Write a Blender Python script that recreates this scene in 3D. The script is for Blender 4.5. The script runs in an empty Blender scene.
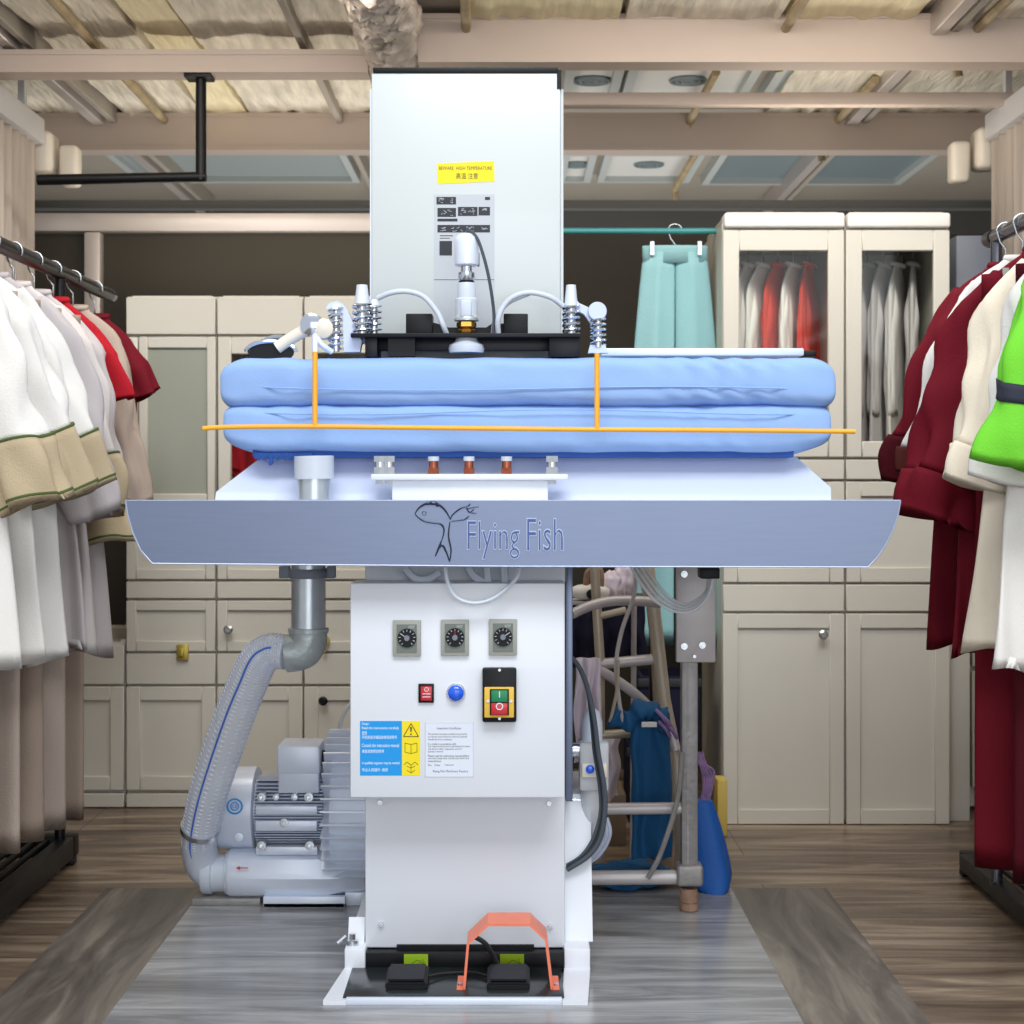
import bpy, bmesh, math, random
from mathutils import Vector, Matrix, noise
random.seed(7)
C = bpy.context.scene.collection
PI = math.pi
F = 1596.0; H = 0.987; HY = 480.0

# ---------------- camera, world, lights, exposure ----------------
cam_d = bpy.data.cameras.new('camera'); cam = bpy.data.objects.new('camera', cam_d); C.objects.link(cam)
cam_d.sensor_width = 36; cam_d.lens = F/1024*36; cam_d.shift_y = -(512-HY)/1024
cam.location = (0, 0, H); cam.rotation_euler = (PI/2, 0, 0)
cam_d.dof.use_dof = True; cam_d.dof.focus_distance = 3.2; cam_d.dof.aperture_fstop = 7.0
cam_d.clip_end = 60
bpy.context.scene.camera = cam

w = bpy.data.worlds.new('world'); bpy.context.scene.world = w; w.use_nodes = True
w.node_tree.nodes['Background'].inputs[0].default_value = (0.92, 0.95, 1.0, 1)
w.node_tree.nodes['Background'].inputs[1].default_value = 0.6

def area(name, loc, rot, sx, sy, power, col):
    l = bpy.data.lights.new(name, 'AREA'); l.shape = 'RECTANGLE'; l.size = sx; l.size_y = sy
    l.energy = power; l.color = col
    o = bpy.data.objects.new(name, l); C.objects.link(o); o.location = loc; o.rotation_euler = rot
    return o
# daylight through the open shop front, low, and from the high skylight in front of the machine
area('daylight_shop_front', (1.0, -4.2, 1.6), (math.radians(88), 0, math.radians(8)), 4.5, 2.6, 82, (0.93, 0.96, 1.0))
area('skylight', (0.4, 0.3, 4.5), (math.radians(38), 0, 0), 3.6, 1.5, 136, (0.93, 0.97, 1.0))
# warm fill lights added above the view to brighten the cabinets
area('added_cabinet_fill_left', (-0.75, 3.78, 2.24), (math.radians(38), 0, 0), 1.2, 0.25, 7, (1.0, 0.90, 0.78))
area('added_cabinet_fill_right', (0.75, 3.78, 2.24), (math.radians(38), 0, 0), 1.2, 0.25, 7, (1.0, 0.90, 0.78))
area('added_ceiling_fill_right', (0.95, 4.86, 1.775), (math.radians(180), 0, 0), 0.6, 0.2, 2.2, (1.0, 0.92, 0.82))  # unseen uplight added behind the wardrobe crown to lift the ceiling
area('added_ceiling_fill_left', (-0.75, 5.1, 1.56), (math.radians(180), 0, 0), 1.0, 0.2, 3.4, (1.0, 0.92, 0.82))  # hidden fill added on the left cabinet tops for ceiling and beams
area('added_rear_fill', (0, 6.5, 0.9), (math.radians(180), 0, 0), 3.6, 1.2, 26, (1.0, 0.98, 0.95))  # upward fill added out of sight behind the partition, for the far ceiling
vs = bpy.context.scene.view_settings
vs.view_transform = 'Standard'; vs.look = 'None'; vs.exposure = 0.35; vs.gamma = 1.0; vs.use_curve_mapping = False

# ---------------- helpers ----------------
def P(px, py, Y):
    return Vector(((px-512)*Y/F, Y, H+(HY-py)*Y/F))
def PX(px, Y): return (px-512)*Y/F
def PZ(py, Y): return H+(HY-py)*Y/F
def S(r, g, b):
    return tuple(((c/255)/12.92 if c/255 <= .04045 else ((c/255+.055)/1.055)**2.4) for c in (r, g, b))+(1,)

def mat(name, col, rough=.5, metal=0, alpha=1, coat=0, trans=0, bump=None, vary=0, vscale=6, stretch=(1,1,1), bscale=30, spec=None, sheen=0, sub=0):
    m = bpy.data.materials.new(name); m.use_nodes = True
    nt = m.node_tree; b = nt.nodes['Principled BSDF']
    b.inputs['Base Color'].default_value = S(*col); b.inputs['Roughness'].default_value = rough
    b.inputs['Metallic'].default_value = metal; b.inputs['Alpha'].default_value = alpha
    b.inputs['Coat Weight'].default_value = coat; b.inputs['Transmission Weight'].default_value = trans
    if spec is None and 'cloth' in name: spec = .12
    if spec is not None: b.inputs['Specular IOR Level'].default_value = spec
    if sheen: b.inputs['Sheen Weight'].default_value = sheen
    tc = nt.nodes.new('ShaderNodeTexCoord'); mp = nt.nodes.new('ShaderNodeMapping')
    mp.inputs['Scale'].default_value = stretch
    nt.links.new(tc.outputs['Object'], mp.inputs[0])
    if vary:
        n = nt.nodes.new('ShaderNodeTexNoise'); n.inputs['Scale'].default_value = vscale; n.inputs['Detail'].default_value = 5
        nt.links.new(mp.outputs[0], n.inputs['Vector'])
        r = nt.nodes.new('ShaderNodeValToRGB')
        c = S(*col)
        r.color_ramp.elements[0].position = .3; r.color_ramp.elements[1].position = .7
        r.color_ramp.elements[0].color = tuple(x*(1-vary) for x in c[:3])+(1,)
        r.color_ramp.elements[1].color = tuple(min(1, x*(1+vary)) for x in c[:3])+(1,)
        nt.links.new(n.outputs['Fac'], r.inputs[0]); nt.links.new(r.outputs[0], b.inputs['Base Color'])
    if bump:
        n2 = nt.nodes.new('ShaderNodeTexNoise'); n2.inputs['Scale'].default_value = bscale; n2.inputs['Detail'].default_value = 4
        nt.links.new(mp.outputs[0], n2.inputs['Vector'])
        bp = nt.nodes.new('ShaderNodeBump'); bp.inputs['Strength'].default_value = bump; bp.inputs['Distance'].default_value = .01
        nt.links.new(n2.outputs['Fac'], bp.inputs['Height']); nt.links.new(bp.outputs[0], b.inputs['Normal'])
    return m

def wood(name, dark, mid, light, axis='x', rough=.35, scale=1.0, plank=0.0):
    m = bpy.data.materials.new(name); m.use_nodes = True
    nt = m.node_tree; b = nt.nodes['Principled BSDF']; L = nt.links.new
    tc = nt.nodes.new('ShaderNodeTexCoord'); mp = nt.nodes.new('ShaderNodeMapping')
    mp.inputs['Scale'].default_value = ((1.1, 9, 1) if axis == 'x' else (9, 1.1, 1))
    L(tc.outputs['Object'], mp.inputs[0])
    n = nt.nodes.new('ShaderNodeTexNoise'); n.inputs['Scale'].default_value = 1.6*scale; n.inputs['Detail'].default_value = 8
    n.inputs['Roughness'].default_value = .62; n.inputs['Distortion'].default_value = .9
    L(mp.outputs[0], n.inputs['Vector'])
    r = nt.nodes.new('ShaderNodeValToRGB'); cr = r.color_ramp
    cr.elements[0].position = .32; cr.elements[0].color = S(*dark)
    cr.elements[1].position = .70; cr.elements[1].color = S(*light)
    e = cr.elements.new(.5); e.color = S(*mid)
    L(n.outputs['Fac'], r.inputs[0])
    out = r.outputs[0]
    if plank:
        br = nt.nodes.new('ShaderNodeTexBrick'); br.inputs['Scale'].default_value = 1
        br.inputs['Brick Width'].default_value = 1.22; br.inputs['Row Height'].default_value = plank
        br.inputs['Mortar Size'].default_value = .0025
        br.inputs['Color1'].default_value = (1, 1, 1, 1); br.inputs['Color2'].default_value = (.72, .70, .70, 1); br.inputs['Mortar'].default_value = (.3, .28, .26, 1)
        L(tc.outputs['Object'], br.inputs['Vector'])
        mx = nt.nodes.new('ShaderNodeMix'); mx.data_type = 'RGBA'; mx.blend_type = 'MULTIPLY'; mx.inputs[0].default_value = .85
        L(out, mx.inputs[6]); L(br.outputs[0], mx.inputs[7]); out = mx.outputs[2]
    L(out, b.inputs['Base Color']); b.inputs['Roughness'].default_value = rough
    bp = nt.nodes.new('ShaderNodeBump'); bp.inputs['Strength'].default_value = .08
    L(n.outputs['Fac'], bp.inputs['Height']); L(bp.outputs[0], b.inputs['Normal'])
    return m

def glass_mat(name, tint=(235, 240, 240), refl=.08):
    m = bpy.data.materials.new(name); m.use_nodes = True; nt = m.node_tree
    nt.nodes.remove(nt.nodes['Principled BSDF']); o = nt.nodes['Material Output']
    t = nt.nodes.new('ShaderNodeBsdfTransparent'); t.inputs[0].default_value = S(*tint)
    g = nt.nodes.new('ShaderNodeBsdfGlossy'); g.inputs['Roughness'].default_value = .05
    x = nt.nodes.new('ShaderNodeMixShader'); x.inputs[0].default_value = refl
    nt.links.new(t.outputs[0], x.inputs[1]); nt.links.new(g.outputs[0], x.inputs[2]); nt.links.new(x.outputs[0], o.inputs[0])
    return m

BM = bmesh.new
def box(bm, x0, x1, y0, y1, z0, z1, r=0, seg=2):
    t = bmesh.new()
    vs_ = [t.verts.new((x, y, z)) for x in (x0, x1) for y in (y0, y1) for z in (z0, z1)]
    for f in ((0,1,3,2),(4,6,7,5),(0,4,5,1),(2,3,7,6),(0,2,6,4),(1,5,7,3)): t.faces.new([vs_[i] for i in f])
    bmesh.ops.recalc_face_normals(t, faces=t.faces)
    if r: bmesh.ops.bevel(t, geom=list(t.edges), offset=r, segments=seg, profile=.5, affect='EDGES')
    merge(bm, t); return bm
def merge(bm, t, M=None):
    if M is not None: bmesh.ops.transform(t, matrix=M, verts=t.verts)
    vm = {v: bm.verts.new(v.co) for v in t.verts}
    for f in t.faces:
        try: bm.faces.new([vm[v] for v in f.verts])
        except ValueError: pass
    t.free()
def frame(d):
    d = d.normalized(); a = Vector((0, 0, 1)) if abs(d.z) < .9 else Vector((1, 0, 0))
    u = d.cross(a).normalized(); return u, d.cross(u).normalized()
def tube(bm, pts, r, n=10, cap=True, flat=1.0):
    """round tube along points; r a number or a list"""
    pts = [Vector(p) for p in pts]; rr = r if isinstance(r, (list, tuple)) else [r]*len(pts)
    rings = []; u = None
    for i, p in enumerate(pts):
        d = (pts[min(i+1, len(pts)-1)]-pts[max(i-1, 0)])
        if d.length < 1e-9: d = Vector((0, 0, 1))
        d.normalize()
        if u is None: u, v = frame(d)
        else:
            u = (u-d*u.dot(d)); u.normalize(); v = d.cross(u).normalized()
        rings.append([bm.verts.new(p+(u*math.cos(2*PI*k/n)+v*math.sin(2*PI*k/n)*flat)*rr[i]) for k in range(n)])
    for a, b in zip(rings, rings[1:]):
        for k in range(n): bm.faces.new((a[k], a[(k+1) % n], b[(k+1) % n], b[k]))
    if cap: bm.faces.new(rings[0][::-1]); bm.faces.new(rings[-1])
    return bm
def smooth(pts, n=6):
    """Catmull-Rom through points"""
    pts = [Vector(p) for p in pts]; out = []
    for i in range(len(pts)-1):
        p0 = pts[max(i-1, 0)]; p1 = pts[i]; p2 = pts[i+1]; p3 = pts[min(i+2, len(pts)-1)]
        for k in range(n):
            t = k/n
            out.append(.5*((2*p1)+(p2-p0)*t+(2*p0-5*p1+4*p2-p3)*t*t+(3*p1-p0-3*p2+p3)*t**3))
    out.append(pts[-1]); return out
def lathe(bm, prof, c, axis='z', n=24):
    """prof: (radius, distance along axis) list"""
    rings = []
    for r, h in prof:
        ring = []
        for k in range(n):
            a = 2*PI*k/n; x, y = r*math.cos(a), r*math.sin(a)
            v = {'z': (x, y, h), 'x': (h, x, y), 'y': (x, h, y)}[axis]
            ring.append(bm.verts.new(Vector(c)+Vector(v)))
        rings.append(ring)
    for a, b in zip(rings, rings[1:]):
        for k in range(n): bm.faces.new((a[k], a[(k+1) % n], b[(k+1) % n], b[k]))
    bm.faces.new(rings[0]); bm.faces.new(rings[-1]); return bm
def prism(bm, pts2, y0, y1):
    """polygon in XZ extruded along Y"""
    a = [bm.verts.new((x, y0, z)) for x, z in pts2]; b = [bm.verts.new((x, y1, z)) for x, z in pts2]
    bm.faces.new(a); bm.faces.new(b[::-1]); n = len(a)
    for k in range(n): bm.faces.new((a[k], a[(k+1) % n], b[(k+1) % n], b[k]))
    return bm
def prism_x(bm, pts2, x0, x1):
    a = [bm.verts.new((x0, y, z)) for y, z in pts2]; b = [bm.verts.new((x1, y, z)) for y, z in pts2]
    bm.faces.new(a); bm.faces.new(b[::-1]); n = len(a)
    for k in range(n): bm.faces.new((a[k], a[(k+1) % n], b[(k+1) % n], b[k]))
    return bm
def helix(c, r, h, turns, n=12, axis='z'):
    out = []
    for i in range(int(turns*n)+1):
        a = 2*PI*i/n; out.append(Vector(c)+Vector((r*math.cos(a), r*math.sin(a), h*i/(turns*n))))
    return out

def obj(name, bm, m, parent=None, ang=40):
    """link a bmesh (built in world coordinates) as one mesh object"""
    me = bpy.data.meshes.new(name)
    bmesh.ops.recalc_face_normals(bm, faces=bm.faces)
    off = Vector((0, 0, 0)); q = parent
    while q is not None: off += q.location; q = q.parent
    if parent is not None: bmesh.ops.translate(bm, vec=-off, verts=bm.verts)
    for f in bm.faces: f.smooth = True
    for e in bm.edges:
        if len(e.link_faces) == 2 and e.calc_face_angle(0) > math.radians(ang): e.smooth = False
    bm.to_mesh(me); bm.free()
    for mm in (m if isinstance(m, (list, tuple)) else [m]): me.materials.append(mm)
    o = bpy.data.objects.new(name, me); C.objects.link(o)
    if parent is not None: o.parent = parent
    return o
def tag(o, label, cat=None, group=None):
    o['label'] = label
    if cat: o['category'] = cat
    if group: o['group'] = group
    return o
def thing(name, label, cat, loc, group=None):
    o = bpy.data.objects.new(name, None); o.empty_display_size = .05; C.objects.link(o); o.location = loc
    return tag(o, label, cat, group)
def struct(name, bm, m, parent=None, ang=40):
    o = obj(name, bm, m, parent, ang)
    if parent is None: o['kind'] = 'structure'
    return o
def textmesh(s, off=0):
    cu = bpy.data.curves.new('t', 'FONT'); cu.body = s; cu.resolution_u = 2; cu.extrude = 0; cu.offset = off
    to = bpy.data.objects.new('t', cu); C.objects.link(to)
    dg = bpy.context.evaluated_depsgraph_get(); me = bpy.data.meshes.new_from_object(to.evaluated_get(dg))
    bpy.data.objects.remove(to); bpy.data.curves.remove(cu); return me
def text(bm, s, x0, x1, z0, z1, Y, depth=.0004, off=0):
    """lettering facing the front, fitted into x0..x1, z0..z1 on the plane Y"""
    me = textmesh(s, off)
    if not me.vertices: return bm
    xs = [v.co.x for v in me.vertices]; ys = [v.co.y for v in me.vertices]
    sx = (x1-x0)/(max(xs)-min(xs)); sy = (z1-z0)/max(1e-6, max(ys)-min(ys))
    t = bmesh.new(); t.from_mesh(me); bpy.data.meshes.remove(me)
    mx, my = min(xs), min(ys)
    for v in t.verts: v.co = Vector((x0+(v.co.x-mx)*sx, Y, z0+(v.co.y-my)*sy))
    r = bmesh.ops.extrude_face_region(t, geom=list(t.faces))
    for v in [g for g in r['geom'] if isinstance(g, bmesh.types.BMVert)]: v.co.y -= depth
    merge(bm, t); return bm

# ---------------- materials ----------------
M = dict(
 white = mat('white_enamel', (226, 230, 237), .35, coat=.2),
 white2 = mat('white_enamel_head', (206, 211, 210), .32, coat=.2),
 greyp = mat('grey_paint', (120, 126, 138), .5),
 dark = mat('dark_recess', (40, 42, 48), .6),
 black = mat('black_plastic', (10, 11, 15), .45, spec=.3),
 blackm = mat('black_metal', (9, 12, 22), .4, spec=.3),
 brushed = mat('brushed_steel', (120, 130, 154), .38, metal=.7, vary=.03, vscale=160, stretch=(.06, 1, 1)),
 steel = mat('galvanised_steel', (196, 204, 210), .3, metal=.7, vary=.1, vscale=14),
 zinc = mat('zinc_bolt', (205, 210, 215), .25, metal=.9),
 cast = mat('cast_elbow', (176, 184, 184), .42, metal=.4, vary=.15, vscale=30, bump=.2, bscale=80),
 alu = mat('painted_aluminium', (226, 234, 248), .35, metal=.2), rim = mat('panel_rim', (168, 178, 200), .4, metal=.3),
 alud = mat('dark_aluminium', (176, 185, 204), .38, metal=.3),
 brass = mat('brass', (200, 150, 70), .25, metal=.9),
 copper = mat('copper_fitting', (170, 95, 70), .35, metal=.8, vary=.25, vscale=60),
 blue = mat('blue_pad_cloth', (150, 182, 232), .8, bump=.08, bscale=260),
 blued = mat('dark_blue_edging', (40, 84, 160), .8),
 sheet = mat('pale_blue_sheet', (204, 214, 238), .45),
 orange = mat('orange_yellow_rod', (252, 176, 44), .4),
 salmon = mat('salmon_orange_guard', (240, 128, 96), .42, vary=.05, vscale=20),
 hosew = mat('milky_hose', (214, 222, 234), .35, alpha=.85),
 hosec = mat('clear_tube', (222, 226, 230), .18, alpha=.6),
 cable = mat('grey_cable', (66, 74, 84), .5),
 cableb = mat('black_cable', (26, 28, 32), .5),
 chrome = mat('chrome', (205, 212, 225), .12, metal=1), inkb = mat('dark_chrome', (60, 68, 86), .2, metal=.8),
 cream = mat('cream_plastic', (228, 220, 205), .4),
 tyellow = mat('sticker_yellow', (246, 222, 16), .5),
 tblue = mat('sticker_blue', (10, 150, 226), .5),
 tgreen = mat('sticker_green', (146, 180, 20), .5),
 twhite = mat('sticker_white', (222, 228, 240), .45),
 tgrey = mat('sticker_grey', (192, 196, 202), .45),
 ink = mat('ink', (44, 46, 52), .6), inkw = mat('white_ink', (240, 246, 250), .6), inkg = mat('olive_ink', (70, 100, 14), .6), inkr = mat('red_ink', (190, 40, 40), .6),
 red = mat('red_button', (196, 30, 44), .35, coat=.3), green = mat('green_button', (24, 130, 84), .4), yplate = mat('yellow_plate', (232, 190, 70), .45),
 lampb = mat('blue_lens', (20, 92, 226), .2, coat=.5),
 tface = mat('timer_face', (104, 112, 104), .35, coat=.3), tframe = mat('timer_frame', (160, 160, 152), .5),
 plate = mat('smoked_plate', (42, 47, 50), .2, spec=.35),
 cab = mat('cabinet_paint', (206, 201, 189), .5, vary=.03, vscale=3),
 cabin = mat('cabinet_inside', (150, 140, 128), .7),
 pane = glass_mat('cabinet_glass', (250, 252, 250), .012), mirror = mat('painted_reflection_glass', (186, 190, 176), .12, alpha=.55),  # mirror: grey-green pane colour painted in place of reflected light
 olive = mat('olive_wall', (54, 49, 38), .7, vary=.08, vscale=2),
 farw = mat('far_wall_paint', (92, 92, 90), .8),
 sidew = mat('side_wall_paint', (150, 146, 140), .8),
 ceil = mat('ceiling_board', (168, 160, 148), .8, vary=.08, vscale=1.5),
 beam = mat('pinkish_beam', (196, 180, 168), .55, vary=.04, vscale=3),
 foil = mat('insulation', (232, 224, 206), .6, vary=.22, vscale=4, stretch=(9, 1.2, 1), bump=1, bscale=7),
 foily = mat('yellow_insulation', (246, 232, 192), .6, vary=.12, vscale=4, stretch=(8, 1, 1), bump=.8, bscale=6),
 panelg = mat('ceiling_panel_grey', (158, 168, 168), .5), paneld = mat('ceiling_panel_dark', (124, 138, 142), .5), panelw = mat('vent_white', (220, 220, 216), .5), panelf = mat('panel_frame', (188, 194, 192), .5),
 crumple = mat('crumpled_wrap', (196, 184, 172), .6, vary=.3, vscale=18, bump=.8, bscale=40),
 lath = mat('rusty_lath', (170, 152, 118), .6, vary=.2, vscale=12),
 rod = mat('black_rod', (16, 16, 19), .32, spec=.35),
 railc = mat('chrome_rail', (110, 112, 120), .25, metal=.9),
 frame = mat('bright_frame', (205, 196, 190), .35, metal=.3),
 strip = mat('pvc_strip', (176, 164, 152), .35, vary=.2, vscale=5, stretch=(1, 12, .3)),
 stripr = mat('headrail', (214, 214, 216), .4),
 teal = mat('teal_cloth', (146, 190, 194), .8, bump=.2, bscale=200), tealp = mat('teal_pipe', (60, 140, 140), .4), teald = mat('dark_teal_cloth', (34, 124, 130), .8),
 wt = mat('white_cloth', (232, 228, 222), .8, bump=.15, bscale=250, sheen=.2), wt2 = mat('offwhite_cloth', (214, 206, 202), .8, bump=.15, bscale=250),
 gy = mat('grey_cloth', (192, 184, 184), .8, bump=.15, bscale=250), bg = mat('beige_cloth', (186, 168, 138), .85, bump=.2, bscale=250),
 tp = mat('taupe_cloth', (160, 142, 128), .85, bump=.2, bscale=250), tp2 = mat('taupe_cloth_light', (176, 160, 148), .85, bump=.2, bscale=250),
 rd = mat('red_cloth', (172, 30, 42), .8, bump=.2, bscale=250), rd2 = mat('coral_red_cloth', (206, 70, 58), .8, bump=.2, bscale=250),
 mr = mat('maroon_cloth', (108, 20, 34), .75, bump=.2, bscale=250), mrd = mat('dark_maroon_cloth', (70, 12, 22), .8, bump=.2, bscale=250),
 cr = mat('cream_cloth', (240, 228, 206), .8, bump=.15, bscale=250), gr = mat('lime_cloth', (118, 208, 60), .8, bump=.15, bscale=250),
 navy = mat('navy_cloth', (34, 34, 52), .85, bump=.2, bscale=200), trim = mat('green_trim', (76, 92, 40), .8), ck = mat('charcoal_trim', (40, 44, 58), .8), brown = mat('brown_cloth', (84, 40, 36), .85),
 bag = mat('blue_bag', (24, 92, 176), .65, bump=.15, bscale=100), apron = mat('blue_apron', (14, 84, 132), .8, bump=.2, bscale=160), pk = mat('pinkish_cloth', (216, 204, 214), .85, bump=.2, bscale=100),
 oldp = mat('old_grey_paint', (150, 146, 144), .45, metal=.3, vary=.12, vscale=30, bump=.2, bscale=60), oldpl = mat('pale_grey_tube', (196, 190, 190), .4, metal=.2, vary=.05, vscale=20), rust = mat('rusty_foot', (150, 118, 98), .7, vary=.25, vscale=40),
 beige = mat('beige_tube', (186, 174, 156), .4, metal=.2), ybox = mat('yellow_box', (206, 178, 90), .6), card = mat('cardboard', (120, 104, 84), .8),
 key = mat('brass_lock', (196, 176, 84), .4, metal=.6), hang_y = mat('yellow_hanger', (240, 200, 30), .4), hang_b = mat('dark_hanger', (50, 44, 44), .4), hang_w = mat('white_hanger', (225, 222, 218), .4),
)
F_WOOD = wood('floor_wood', (84, 66, 52), (128, 110, 92), (186, 166, 142), 'x', .3, plank=.3)
F_EDGE = wood('floor_edge_board', (64, 58, 54), (98, 90, 84), (140, 132, 120), 'y', .32)
F_SLAB = wood('floor_slab', (100, 98, 98), (138, 138, 140), (178, 178, 178), 'x', .2)

# ---------------- the room ----------------
fl = BM()
def quad(bm, x0, x1, y0, y1, z, mi):
    f = bm.faces.new([bm.verts.new(p) for p in ((x0, y0, z), (x1, y0, z), (x1, y1, z), (x0, y1, z))]); f.material_index = mi
XL, XS, XE, XR = -.98, -.745, .53, .76
quad(fl, -2.3, XL, -3, 7.6, 0, 0); quad(fl, XL, XS, -3, 3.86, 0, 1); quad(fl, XL, XR, 3.86, 7.6, 0, 0)
quad(fl, XS, XE, -3, 3.86, 0, 2); quad(fl, XE, XR, -3, 3.86, 0, 1); quad(fl, XR, 2.3, -3, 7.6, 0, 0)
me = bpy.data.meshes.new('floor'); fl.to_mesh(me); fl.free()
for m_ in (F_WOOD, F_EDGE, F_SLAB): me.materials.append(m_)
fo = bpy.data.objects.new('floor', me); C.objects.link(fo); fo['kind'] = 'structure'
CZ = 2.30
b = box(BM(), -2.3, 2.3, 3.85, 7.6, CZ+.02, CZ+.08); ceil = struct('ceiling', b, M['ceil'])
struct('wall_back', box(BM(), -2.3, 2.3, 5.45, 5.50, 0, 1.826), M['olive'])
struct('wall_far', box(BM(), -2.3, 2.3, 7.6, 7.66, 0, CZ+.02), M['farw'])
struct('wall_left', box(BM(), -2.36, -2.3, 2.6, 7.66, 0, CZ+.08), M['sidew'])
struct('wall_right', box(BM(), 2.3, 2.36, 2.6, 7.66, 0, CZ+.08), M['sidew'])
# insulation quilting between the roof runners
def batt(name, x0, x1, y0, y1, m, z=CZ, seed=0):
    bm = BM(); nx = max(4, int((x1-x0)/.03)); ny = int((y1-y0)/.06)
    g = [[bm.verts.new((x0+(x1-x0)*i/nx, y0+(y1-y0)*j/ny, z-.012-.014*noise.noise(Vector((x0*9+i*.9, seed+j*.18, seed)))-.008*noise.noise(Vector((i*.5, j*.9+seed, 3))))) for j in range(ny+1)] for i in range(nx+1)]
    for i in range(nx):
        for j in range(ny): bm.faces.new((g[i][j], g[i+1][j], g[i+1][j+1], g[i][j+1]))
    e = [g[i][0] for i in range(nx+1)]+[g[nx][j] for j in range(1, ny+1)]+[g[i][ny] for i in range(nx-1, -1, -1)]+[g[0][j] for j in range(ny-1, 0, -1)]
    t = [bm.verts.new((v.co.x, v.co.y, z+.02)) for v in e]
    for k in range(len(e)): bm.faces.new((e[k], e[(k+1) % len(e)], t[(k+1) % len(e)], t[k]))
    obj(name, bm, m, ceil)
k = 0
for x0, x1, m_ in ((-2.25, -1.80, 'foily'), (-1.78, -1.50, 'foil'), (-1.38, -1.10, 'foil'), (-1.08, -.94, 'foily'), (-.93, -.62, 'foil'), (-.6, -.44, 'foil'), (-.12, .3, 'foily'), (.32, .75, 'foil'), (.77, 1.14, 'foily'), (1.3, 1.75, 'foil')):
    batt('insulation_batt', x0, x1, 3.9, 4.75 if x0 > -.2 else 5.95, M[m_], CZ, k); k += 7
batt('insulation_batt', .9, 2.2, 5.0, 5.9, M['foil'], CZ, 90)
# grey boards and pale vent panels let into the ceiling
def cpanel(x0, x1, y0, y1, m, vent=False):
    b = BM(); z = CZ+.02
    for a in ((x0, x1, y0, y0+.03), (x0, x1, y1-.03, y1), (x0, x0+.03, y0+.03, y1-.03), (x1-.03, x1, y0+.03, y1-.03)): box(b, *a, z-.04, z)
    t = thing('ceiling_vent' if vent else 'ceiling_light_panel', '', 'vent' if vent else 'ceiling panel', ((x0+x1)/2, (y0+y1)/2, z))
    obj('panel_frame', b, M['panelf'], t)
    obj('panel', box(BM(), x0+.03, x1-.03, y0+.03, y1-.03, z-.015, z), m, t)
    if vent:
        cx, cy = (x0+x1)/2, (y0+y1)/2; b = BM()
        for r in (.02, .04, .058):
            tube(b, [(cx+r*math.cos(a*PI/12), cy+r*.9*math.sin(a*PI/12), z-.02) for a in range(25)], .006, 6)
        obj('grille', b, M['paneld'], t)
    return t
def py_of(py, z): return (z-H)*F/(HY-py)
for lab, a in {
  'pale square ceiling vent close right of the tall white box, front row': (.17, .355, 5.0, 5.5),
  'long pale ceiling vent over the teal trousers, front row': (.37, .79, 5.0, 5.5),
  'pale ceiling vent behind the beam beside the white box, partly hidden': (.2, .34, 6.35, 6.95),
  'pale ceiling vent with round grille behind the second beam': (.37, .77, 6.35, 6.95)}.items():
    cpanel(*a, M['panelw'], True)['label'] = lab
for lab, a, m_ in (
  ('grey blue ceiling board in a pale frame, front right', (.84, 1.28, 5.0, 5.5), 'panelg'),
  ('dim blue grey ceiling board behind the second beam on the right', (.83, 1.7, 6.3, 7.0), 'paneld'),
  ('long framed ceiling board behind the black hanging pipe', (-1.62, -.66, 6.2, 6.95), 'panelg')):
    cpanel(*a, M[m_])['label'] = lab
# beams across the room
n = 1
def trim(b, m, ang=40):
    global n
    o = struct('trim_%d' % n, b, m, None, ang); n += 1; return o
def ibeam(x0, x1, y, zb, zt, m='beam', w=.09):
    b = BM(); box(b, x0, x1, y, y+.012, zb+.002, zt-.002); box(b, x0, x1, y-.004, y+w, zb-.001, zb+.014); box(b, x0, x1, y-.004, y+w, zt-.014, zt+.001); return trim(b, M[m])
Y1 = 4.62
ibeam(-2.3, PX(368, Y1), Y1, PZ(72, Y1), PZ(50, Y1))
ibeam(PX(418, 4.5), 2.3, 4.5, PZ(62, 4.5), PZ(14, 4.5))
ibeam(-2.3, 2.3, 5.65, PZ(150, 5.65), PZ(113, 5.65))
b = box(BM(), PX(563, 4.8)-.3, 1.75, 4.8, 4.84, PZ(105, 4.8), PZ(92, 4.8), .005); trim(b, M['beam'])
# light steel frame on top of the olive wall, left half
Yf = 5.40
b = box(BM(), -2.3, PX(372, Yf)+.1, Yf, Yf+.05, PZ(231, Yf), PZ(213, Yf), .004); box(b, PX(84, Yf), PX(100, Yf), Yf, Yf+.05, 0, PZ(232, Yf), .004); trim(b, M['frame'])
b = box(BM(), -2.3, 2.3, 5.5, 5.56, PZ(208, 5.5), PZ(200, 5.5), .004); trim(b, M['farw'])
# roof runners and laths along the room
for x, z, wd in ((-1.46, CZ-.03, .02), (-1.41, CZ-.02, .012), (-.61, CZ-.02, .012), (1.2, CZ-.03, .02), (1.25, CZ-.02, .012), (-.43, CZ-.04, .012)):
    trim(box(BM(), x-wd, x+wd, 3.9, 7.5, z-.03, CZ+.02, .003, 1), M['ceil' if wd < .015 else 'frame'])
for x, y0, y1 in ((-1.22, 3.9, 5.75), (.78, 3.9, 4.7), (.64, 5.0, 5.7), (1.32, 4.0, 4.75), (1.16, 5.1, 6.0), (.72, 6.2, 7.0), (-.12, 3.9, 4.65)):
    trim(tube(BM(), [(x, y0, CZ-.035), (x-.01, y1-.08, CZ-.04), (x-.01, y1-.04, CZ-.05), (x, y1-.03, CZ-.12)], .014, 8), M['lath'])
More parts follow.
